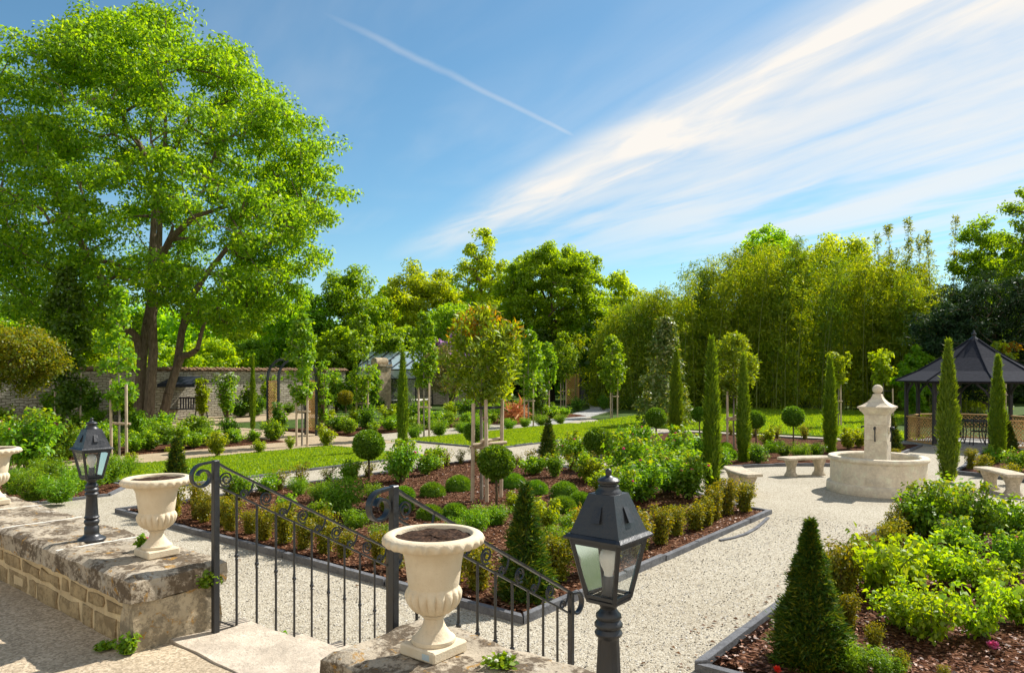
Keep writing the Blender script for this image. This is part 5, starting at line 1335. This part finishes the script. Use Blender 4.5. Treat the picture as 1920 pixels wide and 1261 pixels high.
def cone(px, by, top, w_, label, seed, n=5200, L=.09, Wd=.018):
    p = G(px, by); k = F/p.y; H = EYE+(HZ-top)/k; r = w_/2/k*.95
    prof = lambda u: r*.97*min(1, .8+u*1.6)*max(.012, (1-u)**1.02)*(1+.05*math.sin(u*17+seed)+.04*math.sin(u*37))
    t = make_spray_column('yew_cone', label, 'conifer', seed, H, prof, n, L, Wd, 'yew', .42, 'clipped cone yews in the beds', ragged=.22); t.location = p
cone(1519, 1250, 972, 138, 'large dark cone yew at the corner of the rose bed in front', 91, 30000, .052, .010)
cone(985, 1128, 903, 104, 'cone yew at the corner of the near bed behind the big urn', 92, 9500, .07, .014)
cone(1028, 862, 783, 36, 'small cone yew at the corner of the far bed', 93, 3600)
cone(331, 903, 818, 36, 'small cone yew on the lawn edge right of the small lantern lamp', 94, 3600)
cone(1672, 846, 778, 34, 'dark cone yew right behind the fountain pillar', 95, 3600)
cone(1890, 850, 790, 32, 'dark cone yew right of the rightmost cypress', 96, 3600)
b0 = {}
def ball(px, by, cy, r, label, seed, mat='ball'):
    p = G(px, by); k = F/p.y; zc = EYE+(HZ-cy)/k; n = int(2600+r*60)
    t = make_ball('topiary_ball', label, 'topiary', seed, r/k, zc, n, .045, .028, mat, .93, 'box balls on stems'); t.location = p
ball(691, 905, 833, 29, 'box ball on a bare stem at the left of the near bed', 101)
ball(930, 958, 866, 33, 'largest looking box ball, right of the three stakes', 102)
ball(1122, 884, 826, 27, 'box ball on a stem in the far bed behind the roses', 103)
ball(1230, 858, 782, 19, 'box ball left of the cypress by the magnolia', 104)
ball(1417, 845, 786, 17, 'box ball right of the pair of cypresses', 105)
ball(1487, 846, 780, 20, 'flattened box ball standing alone before the open lawn', 106)
ball(890, 868, 808, 20, 'box ball half hidden behind the three stakes', 107)
ball(1311, 845, 776, 13, 'small box ball left of the tallest cypress', 108)
ball(614, 790, 747, 11, 'tiny box ball right of the rose arch', 109)
ball(648, 792, 745, 15, 'brownish box ball by the wall beyond the arch', 110, 'golden')
DOMES = [(811, 934, 24), (860, 922, 25), (757, 938, 21), (806, 978, 25), (853, 975, 25), (757, 962, 20), (962, 918, 25), (1004, 930, 24), (1058, 936, 27), (1056, 962, 25), (1088, 950, 22), (942, 908, 22)]
DL = ['just left of the pair before the stakes', 'just left of the three stakes', 'leftmost at the back, by the fine green perennial', 'nearest to the big urn rim', 'in front of the three stakes', 'second nearest the handrail', 'right of the largest box ball', 'in the right group, at its left end', 'topmost of the right group', 'lowest of the right group', 'at the right end of the right group', 'behind the largest box ball']
for i, (px, by, r) in enumerate(DOMES):
    p = G(px, by); k = F/p.y; t = make_ball('santolina_dome', 'bright green needle-leaved dome plant ' + DL[i], 'dome plant', 120+i, r/k*.92, r/k*.38, 3600, .05, .008, 'dome', .86, 'needle-leaved domes in the near bed', dome=True); t.location = p
for i, (px, by, r, lb) in enumerate(((1360, 846, 13, 'under the three stakes among the cypresses'), (1365, 862, 17, 'left of the cypress beside the tallest one'), (1445, 852, 15, 'in the far bed right of the cypresses'), (1328, 852, 14, 'behind the tallest cypress'), (1240, 842, 12, 'under the box ball near the magnolia'))):
    p = G(px, by); k = F/p.y; t = make_ball('santolina_dome', 'small green dome plant ' + lb, 'dome plant', 140+i, r/k*.92, r/k*.38, 2200, .06, .012, 'dome', .86, 'needle-leaved domes in the far bed', dome=True); t.location = p
# ------------------------------------------------------------------ shrubs: a few of each kind, then copies
PROTO = {}
def kind_of(k):
    if k not in PROTO: PROTO[k] = []
    return PROTO[k]
SPEC = {
    'golden': lambda s: make_shrub('golden_box', '', 'shrub', s, .46, .19, 'golden', stems=20, per=30, leaf=.030, lw=.5, upright=.95, cl=.36, low=.15, hang=0.),
    'green': lambda s: make_shrub('leafy_shrub', '', 'shrub', s, .62, .38, 'bright', stems=16, per=26, leaf=.075, lw=.55, upright=.5, cl=.32),
    'deep': lambda s: make_shrub('dark_shrub', '', 'shrub', s, .60, .40, 'mid', stems=18, per=30, leaf=.065, lw=.5, upright=.4, cl=.32),
    'fern': lambda s: make_shrub('feathery_perennial', '', 'perennial', s, .46, .36, 'fern', stems=20, per=46, leaf=.050, lw=.28, upright=.5, cl=.30, hang=.1, low=.1),
    'rose': lambda s: make_shrub('rose_bush', '', 'rose bush', s, .95, .52, 'rose', stems=20, per=26, leaf=.085, lw=.62, upright=.55, cl=.27, flowers='pink', fl_n=3, fl_r=.032, up=.7, tipmat='photinia'),
    'lime': lambda s: make_shrub('rose_bush', '', 'rose bush', s, .80, .58, 'lime', stems=15, per=17, leaf=.085, lw=.66, upright=.4, cl=.21, up=.8, hang=.4, low=.32),
    'twig': lambda s: make_shrub('young_shrub', '', 'shrub', s,   .42, .20, 'boxgreen', stems=11, per=14, leaf=.035, lw=.5, upright=.8, cl=.30, low=.1, hang=0.),
    'pale': lambda s: make_shrub('loose_shrub', '', 'shrub', s, .72, .36, 'yellow', stems=13, per=24, leaf=.08, lw=.5, upright=.7, cl=.30),
}
NV = dict(golden=4, green=3, deep=2, fern=2, rose=4, lime=3, twig=2, pale=2)
used = {}
def plant(k, loc, label, group=None, sc=1., rz=None):
    L = kind_of(k); rz = R_.uniform(0, 6.28) if rz is None else rz; s = (sc*R_.uniform(.85, 1.18), sc*R_.uniform(.85, 1.18), sc*R_.uniform(.85, 1.15))
    if len(L) < NV[k]:
        t = SPEC[k](200+17*len(L)+sum(map(ord, k))); L.append(t)
        t.location = loc; t.rotation_euler = (0, 0, rz); t.scale = s; t['label'] = label
        if group: t['group'] = group
        return t
    i = used[k] = used.get(k, -1)+1
    return dup(L[i % len(L)], loc, rz, s, label, group)
Zb = .04
def row(k, s0, t0, s1, t1, n, label, group, sc=1., jit=.085, skip=()):
    for i in range(n):
        if i in skip: continue
        u = i/(n-1); p = ST(s0+(s1-s0)*u+R_.uniform(-jit, jit), t0+(t1-t0)*u+R_.uniform(-jit, jit), Zb)
        plant(k, p, label % ORD[i], group, sc*R_.uniform(.70, 1.24))
row('golden', -4.95, 5.62, -12.1, 5.62, 18, '%s golden box shrub from the corner yew along the edging below the railing', 'golden box shrubs along the near edging', 1.16)
row('golden', -4.42, 6.35, -4.42, 11.6, 12, '%s golden box shrub from the corner yew along the path to the fountain', 'golden box shrubs along the fountain path', 1.2)
row('golden', -1.95, 6.7, -1.95, 11.7, 11, '%s golden box shrub from the large front yew along its kerb', 'golden box shrubs along the rose bed', .98)
row('twig', -12.2, 6.4, -12.2, 13.9, 14, '%s thin shrub from the terrace along the near bed\'s left edge', 'young shrubs edging the near bed', 1.0)
row('twig', -11.6, 14.0, -7.2, 14.0, 9, '%s thin shrub from the left at the back of the near bed', 'young shrubs at the back of the near bed', 1.0)
row('twig', -12.2, 17.2, -7.0, 17.2, 8, '%s sparse shrub from the left at the front of the far bed', 'young shrubs at the front of the far bed', 1.0)
row('twig', -11.0, 25.6, -5, 25.6, 8, '%s rusty little shrub from the left along the edging by the open lawn', 'young shrubs at the back of the far bed', 1.1)
row('green', -21.5, 6.2, -21.5, 13.9, 13, '%s leafy shrub from the lamp side along the far edge of the sandy path', 'shrubs beyond the sandy path', 1.08, .2)
row('pale', -18.62, 8.0, -18.62, 13.9, 6, '%s small leafy shrub from the lamp side between the lawn and the sandy path', 'shrubs between lawn and sandy path', .78, .12)
row('deep', -22.6, 7.0, -22.8, 13.2, 7, '%s dark bushy shrub from the left in the back row behind the sandy path', 'back row shrubs behind the sandy path', 1.15, .25)
row('green', -21.6, 17.6, -21.6, 31.5, 15, '%s leafy shrub right of the rose arch along the white path', 'shrubs along the white path', 1.02, .2)
row('deep', -23.0, 17.8, -23.2, 32, 10, '%s larger dark shrub right of the arch in the second row', 'second row shrubs right of the arch', 1.45, .3)
row('pale', -25.0, 18.5, -25.5, 33, 8, '%s loose yellow-green shrub right of the arch in the back row', 'back row shrubs right of the arch', 1.35, .4)
row('fern', -18.45, 17.6, -18.45, 26.8, 8, '%s small shrub from the cypress along the far edge of the middle lawn', 'shrubs edging the middle lawn', 1.1, .15)
row('green', -35.3, 7, -35.3, 15.5, 6, '%s green shrub from the left at the foot of the boundary wall', 'shrubs at the foot of the boundary wall', 1.5, .4)
row('deep', -35.3, 20.5, -35.3, 33, 8, '%s dark shrub right of the swing seat at the foot of the boundary wall', 'shrubs right of the swing seat', 1.7, .5)
row('deep', -24.5, 37, -20.0, 46, 6, '%s low hedge shrub from the left beside the curving path', 'hedge shrubs by the curving path', 1.3, .3)
def spots(k, pts, group):
    for px, by, hpx, lb in pts:
        p = G(px, by, Zb); h0 = dict(golden=.46, green=.62, deep=.6, fern=.46, rose=.95, lime=.8, twig=.42, pale=.72)[k]
        plant(k, p, lb, group, hpx/(F/p.y)/h0)
spots('green', [(258, 812, 40, 'leafy shrub at the left foot of the big trunks'), (305, 815, 42, 'leafy shrub at the right foot of the big trunks'), (290, 826, 36, 'low leafy shrub right in front of the big trunks'), (150, 815, 46, 'leafy shrub left of the big trunks, behind the small lantern'), (365, 818, 44, 'leafy shrub below the swing seat'), (190, 830, 40, 'bushy green shrub behind the lantern roof')], 'shrubs round the big tree')
spots('rose', [(62, 885, 112, 'large rose bush left of the small lantern lamp'), (112, 872, 88, 'rose bush just behind the small lantern lamp'), (18, 872, 90, 'rose bush cut by the left edge of the photo'), (150, 862, 60, 'small rose bush touching the lantern glass from behind')], 'rose bushes left of the small lamp')
spots('fern', [(62, 938, 50, 'bright green feathery clump in front of the left rose bush'), (112, 942, 52, 'bright green feathery clump left of the small lamp pedestal'), (205, 905, 46, 'feathery clump between the small lamp and the urn'), (30, 925, 45, 'feathery clump at the left edge of the photo'), (232, 890, 36, 'small feathery clump at the tip of the left bed'), (90, 905, 50, 'feathery clump right under the large left rose bush'), (165, 915, 48, 'feathery clump directly behind the small lamp pedestal'), (135, 925, 50, 'feathery clump beside the small lamp pedestal')], 'feathery clumps in the left bed')
spots('rose', [(752, 905, 72, 'leafy rose right of the leftmost box ball'), (800, 890, 50, 'leafy rose behind the dome plants'), (1075, 870, 60, 'rose bush left of the far box ball'), (1040, 895, 48, 'small rose bush right of the small cone yew'), (1175, 905, 80, 'rose bush behind the large lantern roof'), (1250, 925, 88, 'big rose bush between the large lantern and the tallest cypress'), (1205, 940, 86, 'front rose bush right of the large lantern roof'), (1290, 935, 84, 'rose bush touching the tallest cypress'), (1165, 950, 66, 'low rose bush hugging the large lantern roof'), (1270, 880, 70, 'rose bush at the foot of the magnolia cypress'), (1200, 850, 56, 'rose bush left of the ball by the magnolia'), (1240, 900, 66, 'rose bush in the middle of the fountain side group')], 'rose bushes in the garden beds')
spots('fern', [(640, 965, 62, 'feathery perennial in the left half of the near bed'), (605, 942, 44, 'feathery perennial behind the left railing'), (668, 990, 40, 'low feathery perennial right behind the left end post'), (890, 1000, 46, 'feathery perennial just above the large urn rim'), (850, 1010, 38, 'feathery perennial behind the left half of the urn rim'), (1075, 1005, 55, 'feathery perennial left of the large lantern roof'), (1045, 1030, 44, 'feathery perennial between cone yew and lantern'), (930, 985, 40, 'feathery perennial left of the corner yew'), (560, 928, 34, 'pale feathery perennial near the middle of the left railing'), (700, 935, 32, 'feathery perennial under the leftmost box ball'), (715, 1020, 36, 'feathery perennial beside the big railing post')], 'feathery perennials in the near bed')
spots('pale', [(1110, 905, 50, 'yellow-green shrub under the far box ball'), (1145, 870, 42, 'yellow-green shrub right of the far box ball'), (1075, 838, 38, 'yellow-green shrub by the middle lawn corner'), (1440, 840, 40, 'yellow-green shrub right of the ball by the cypresses'), (1590, 842, 46, 'yellow-green shrub left of the fountain pillar'), (1610, 838, 40, 'second yellow-green shrub left of the fountain pillar'), (1185, 835, 40, 'yellow-green shrub at the right end of the middle lawn')], 'yellow-green shrubs in the far bed')
spots('deep', [(1165, 845, 40, 'dark shrub right of the far box ball'), (1310, 870, 46, 'dark shrub left of the tallest cypress'), (1350, 880, 42, 'dark shrub between the two tallest cypresses'), (1420, 868, 34, 'dark shrub behind the left bench'), (1470, 858, 26, 'low dark shrub behind the left bench'), (1530, 856, 26, 'low dark shrub at the foot of the fountain cypress')], 'dark shrubs in the far bed')
spots('pale', [(1000, 985, 62, 'yellow-green leafy shrub left of the domes by the corner yew'), (1030, 1000, 66, 'yellow-green leafy shrub between corner yew and lantern roof'), (965, 960, 46, 'small yellow-green shrub under the largest box ball'), (1080, 1045, 60, 'yellow-green shrub just left of the lantern eave'), (870, 1045, 44, 'yellow-green plant hidden behind the urn lip'), (725, 960, 40, 'yellow-green plant above the big railing scroll'), (1130, 925, 56, 'yellow-green shrub behind the lantern finial')], 'yellow-green shrubs in the near bed')
spots('green', [(815, 880, 44, 'leafy clump at the back of the near bed, left of the stakes'), (1000, 890, 44, 'leafy clump at the back of the near bed, right of the stakes'), (655, 905, 40, 'leafy clump left of the leftmost box ball'), (600, 985, 46, 'leafy clump in the middle of the left railing view'), (540, 960, 40, 'leafy clump at the left end of the near bed'), (500, 925, 42, 'leafy clump behind the upper part of the left railing'), (450, 935, 42, 'leafy clump just behind the left railing scroll ornaments'), (1100, 900, 50, 'leafy clump beneath the far box ball'), (1220, 870, 54, 'leafy clump behind the fountain side roses'), (1290, 905, 60, 'leafy clump left of the tallest cypress foot')], 'leafy clumps in the near bed')
spots('fern', [(1290, 850, 30, 'feathery plant left of the stakes among the cypresses'), (1410, 862, 32, 'feathery plant right of the cypress pair'), (1455, 848, 26, 'feathery plant under the flattened box ball'), (1500, 862, 28, 'feathery plant behind the left bench, right part'), (1345, 862, 30, 'feathery plant behind the tallest cypress'), (1150, 860, 36, 'feathery plant right of the far box ball stem'), (1095, 855, 30, 'feathery plant left of the far box ball stem')], 'feathery plants in the far bed')
# right hand rose bed
spots('rose', [(1742, 1012, 118, 'tall rose bush at the back of the rose bed, left part'), (1820, 1025, 108, 'tall rose bush with pink blooms in the middle of the rose bed'), (1900, 1030, 98, 'tall rose bush at the right edge of the photo'), (1775, 985, 96, 'rose bush right in front of the thick cypress'), (1800, 1055, 78, 'middle rose bush with dark leaves'), (1900, 1080, 80, 'dark leaved rose bush low at the right edge')], 'rose bushes in the right bed')
spots('lime', [(1650, 1122, 122, 'lime green rose bush right of the large front yew'), (1700, 1098, 96, 'lime green rose bush behind the front one'), (1772, 1098, 100, 'lime green rose bush with bare lower stems'), (1838, 1108, 90, 'lime green rose bush in the middle right'), (1745, 1205, 108, 'arching lime green rose bush at the front of the bed'), (1845, 1200, 105, 'lime green rose bush at the front, above the pink bloom'), (1915, 1175, 96, 'lime green rose bush cut by the right edge'), (1700, 1180, 84, 'small lime green rose bush near the front yew')], 'lime green rose bushes in the right bed')
spots('fern', [(1605, 1262, 62, 'bright feathery clump right beside the large front yew'), (1655, 1266, 50, 'bright feathery clump at the bottom of the rose bed')], 'feathery clumps by the front yew')
spots('golden', [(1640, 1228, 60, 'golden box shrub right of the large front yew'), (1690, 1268, 46, 'amber golden shrub at the bottom of the rose bed'), (1770, 1278, 36, 'amber shrub at the bottom edge of the photo'), (1592, 1180, 64, 'golden box shrub half hidden behind the large front yew')], 'golden shrubs by the front yew')
spots('golden', [(1895, 905, 42, 'golden shrub behind the right bench'), (1845, 890, 40, 'golden shrub left of the right bench'), (1820, 880, 36, 'golden shrub between the two right cypresses'), (1680, 862, 24, 'golden shrub right behind the fountain pillar')], 'golden shrubs right of the fountain')
spots('rose', [(1905, 885, 46, 'rose bush with pale blooms behind the right bench'), (1862, 868, 36, 'small rose bush by the rightmost cypress')], 'rose bushes behind the right bench')
# a fallen pink bloom at the front of the rose bed
rng = np.random.default_rng(5); o_ = nrm(rng.normal(size=(70, 3))); rr = (.35+.65*rng.random(70))[:, None]
V = blades(o_*.016*rr, o_ + np.array([0, 0, .2]), nrm(o_), .044*rr[:, 0], .044, fold=.3, droop=-.2)
tag(link('rose_bloom', quads_mesh('rose_bloom', V, M['pink']), None, G(1862, 1208, .085)+Vector((0, 0, 0))), 'round pink rose bloom low at the front of the rose bed', 'flower')
o_ = nrm(rng.normal(size=(26, 3))); o_[:, 2] = np.abs(o_[:, 2])
V = blades(o_*.004, o_*np.array([.5, .5, 1.3]), nrm(o_), .035, .026, fold=.3, droop=-.2)
fl = thing('red_flower', 'single small red flower at the bottom edge beside the large front yew', 'flower', G(1457, 1268, .04))
link('bloom', quads_mesh('bloom', V, M['red']), fl, (0, 0, .05)); mb = MB(); mb.tube([(0, 0, -.03), (.004, 0, .055)], .003, 6); mb.build('stem', M['stem'], fl)
# a spare length of edging lying on the gravel
mb = MB(); pts = [G(*p_)+Vector((0, 0, .012)) for p_ in ((1350, 1014), (1375, 1009), (1398, 1002), (1418, 991), (1432, 979), (1440, 971))]
mb.tube(pts, 0, flat=(.05, .02)); tag(mb.build('edging_strip', M['kerb']), 'loose curved strip of grey edging lying on the gravel beside the bed corner', 'edging strip')
# weeds on the walls
def weed(loc, label, seed, H, R, mat='ivy', **kw):
    t = make_shrub('wall_weed', label, 'weed', seed, H, R, mat, stems=12, per=9, leaf=.026, lw=.8, upright=.3, cl=.36, group='weeds on the old walls', low=.05, **kw); t.location = loc
def wall_pt(px, py, Y): return Vector(((px-CX)/F*Y, Y, EYE+(HZ-py)/F*Y))
weed(ST(-4.225, 2.30, .98), 'fresh green weed growing from the end of the long wall behind the railing post', 301, .10, .10)
weed(ST(-4.24, 1.84, TZ), 'ivy-leaved weed growing at the foot of the long wall corner', 302, .12, .055)
weed(ST(-4.42, 1.79, TZ), 'small creeping weed on the terrace beside the wall corner', 303, .03, .05)
weed(AT(266, 4.75, WZ), 'small sprig with red flower beside the left urn', 304, .09, .035, flowers='pink', fl_n=1, fl_r=.014)
weed(AT(940, 2.86, WZ), 'mossy flowering tuft on the short wall right of the large urn', 305, .025, .055, flowers='whitepetal', fl_n=5, fl_r=.008)
weed(ST(-3.95, 2.62, TZ-.18), 'tuft of grass in the corner of the steps by the left railing', 306, .12, .10, 'fern')

# ------------------------------------------------------------------ lawn grass, bark chips, dead leaves
def in_poly(pts, poly):
    x, y = pts[:, 0], pts[:, 1]; c = np.zeros(len(pts), bool); n = len(poly)
    for i in range(n):
        (x0, y0), (x1, y1) = poly[i], poly[(i+1) % n]
        cond = ((y0 > y) != (y1 > y)); c ^= cond & (x < (x1-x0)*(y-y0)/((y1-y0) or 1e-9)+x0)
    return c
def scatter(poly, n, rng):
    xs = [p[0] for p in poly]; ys = [p[1] for p in poly]
    p = np.stack([rng.uniform(min(xs), max(xs), n), rng.uniform(min(ys), max(ys), n)], 1); p = p[in_poly(p, poly)]
    return np.stack([p[:, 0]*CA + p[:, 1]*SA, -p[:, 0]*SA + p[:, 1]*CA], 1)
rng = np.random.default_rng(9)
for poly, n, h in zip(LAWNS, (46000, 60000, 90000), (.05, .055, .08)):
    p = scatter(poly, n, rng); c = np.concatenate([p, np.full((len(p), 1), .032)], 1)
    ax = np.stack([rng.normal(size=len(p))*.5, rng.normal(size=len(p))*.5, np.ones(len(p))], 1); nr = rng.normal(size=c.shape)
    s = .6+.8*rng.random(len(p)); V = blades(c, ax, nr, h*s, .02*s*(h/.05), fold=0., droop=.2)
    tag(link('grass', quads_mesh('grass', V, M['grass'])), ['short green grass of the lawn below the sandy path', 'short green grass of the middle lawn', 'sunlit grass of the open lawn before the bamboo'][[46000, 60000].index(n) if h != .08 else 2], 'grass', kind='stuff')
# daisies and stray tufts are part of the grass; bark chips on the beds
for k, n, sz, lb in (('near', 34000, .040, 'reddish brown bark chips on the near bed'), ('rose', 26000, .036, 'reddish brown bark chips on the rose bed')):
    P0 = inset(BEDS[k], .10)
    p = scatter(P0, n, rng) if k == 'near' else scatter([(a, b) for a, b in P0], n*2, rng)
    if k == 'rose': p = p[(p[:, 0] < 7.5) & (p[:, 1] < 11.5)]
    # pieces follow the heaped surface
    s_ = p[:, 0]*CA - p[:, 1]*SA; t_ = p[:, 0]*SA + p[:, 1]*CA; sd_ = dict(near=0, rose=2)[k]
    z = np.array([.05+.035*mnoise.noise(Vector((a*1.3, b*1.3, sd_)))+.012*mnoise.noise(Vector((a*5, b*5, sd_))) for a, b in zip(s_, t_)]) + .004 + .012*rng.random(len(p))
    c = np.concatenate([p, z[:, None]], 1); a = rng.random(len(p))*6.283
    ax = np.stack([np.cos(a), np.sin(a), rng.normal(size=len(p))*.22], 1); nr = nrm(rng.normal(size=c.shape)*.35 + np.array([0, 0, 1.]))
    s = .4+.9*rng.random(len(p)); V = blades(c, ax, nr, sz*s*1.25, sz*s*.62, fold=.15, droop=.1)
    tag(link('bark_mulch', quads_mesh('bark_mulch', V, M['chip'])), lb, 'mulch', kind='stuff')
# loose stones and litter on the gravel
def on_gravel(n, region):
    p = scatter(region, n, rng); s_ = p[:, 0]*CA - p[:, 1]*SA; t_ = p[:, 0]*SA + p[:, 1]*CA; q_ = np.stack([s_, t_], 1); keep = np.ones(len(p), bool)
    for poly in list(BEDS.values()) + [ROSE0] + LAWNS[:2]: keep &= ~in_poly(q_, poly)
    return p[keep & ((t_ > 3.75) | (s_ < -4.6) & (t_ > 2.5) | (s_ > -2.3) & (t_ > 2.5))]
p = on_gravel(60000, [(-9, 2.6), (2, 2.6), (2, 12), (-9, 12)])
c = np.concatenate([p, np.full((len(p), 1), .002)], 1); a = rng.random(len(p))*6.283
s = .5+rng.random(len(p)); ax = np.stack([np.cos(a), np.sin(a), rng.normal(size=len(p))*.35], 1); nr = nrm(rng.normal(size=c.shape)*.5+np.array([0, 0, 1.]))
gm = leafmat('gravel_chip', [(.27, .245, .20), (.39, .37, .33), (.47, .45, .41), (.56, .54, .50)], 0., gloss=.02, var=0.)
tag(link('gravel', quads_mesh('gravel', blades(c, ax, nr, .016*s, .013*s, fold=.25, droop=.3), gm)), 'loose pale stones of the gravel path', 'gravel', kind='stuff')
p = np.concatenate([on_gravel(110, [(-12, 3), (2, 3), (2, 13), (-12, 13)]), on_gravel(110, [(-2.75, 5), (-2.38, 5), (-2.38, 12), (-2.75, 12)])])
c = np.concatenate([p, np.full((len(p), 1), .012)], 1); a = rng.random(len(p))*6.283
ax = np.stack([np.cos(a), np.sin(a), .1*np.ones(len(p))], 1); nr = nrm(rng.normal(size=c.shape)*.3+np.array([0, 0, 1.])); s = .5+.8*rng.random(len(p))
tag(link('fallen_leaves', quads_mesh('fallen_leaves', blades(c, ax, nr, .045*s, .025*s, .3), M['deadleaf'])), 'scattered dry leaves and bark bits on the gravel', 'fallen leaves', kind='stuff')
for o in list(bpy.data.objects):
    if o.get('label') == '': del o['label']
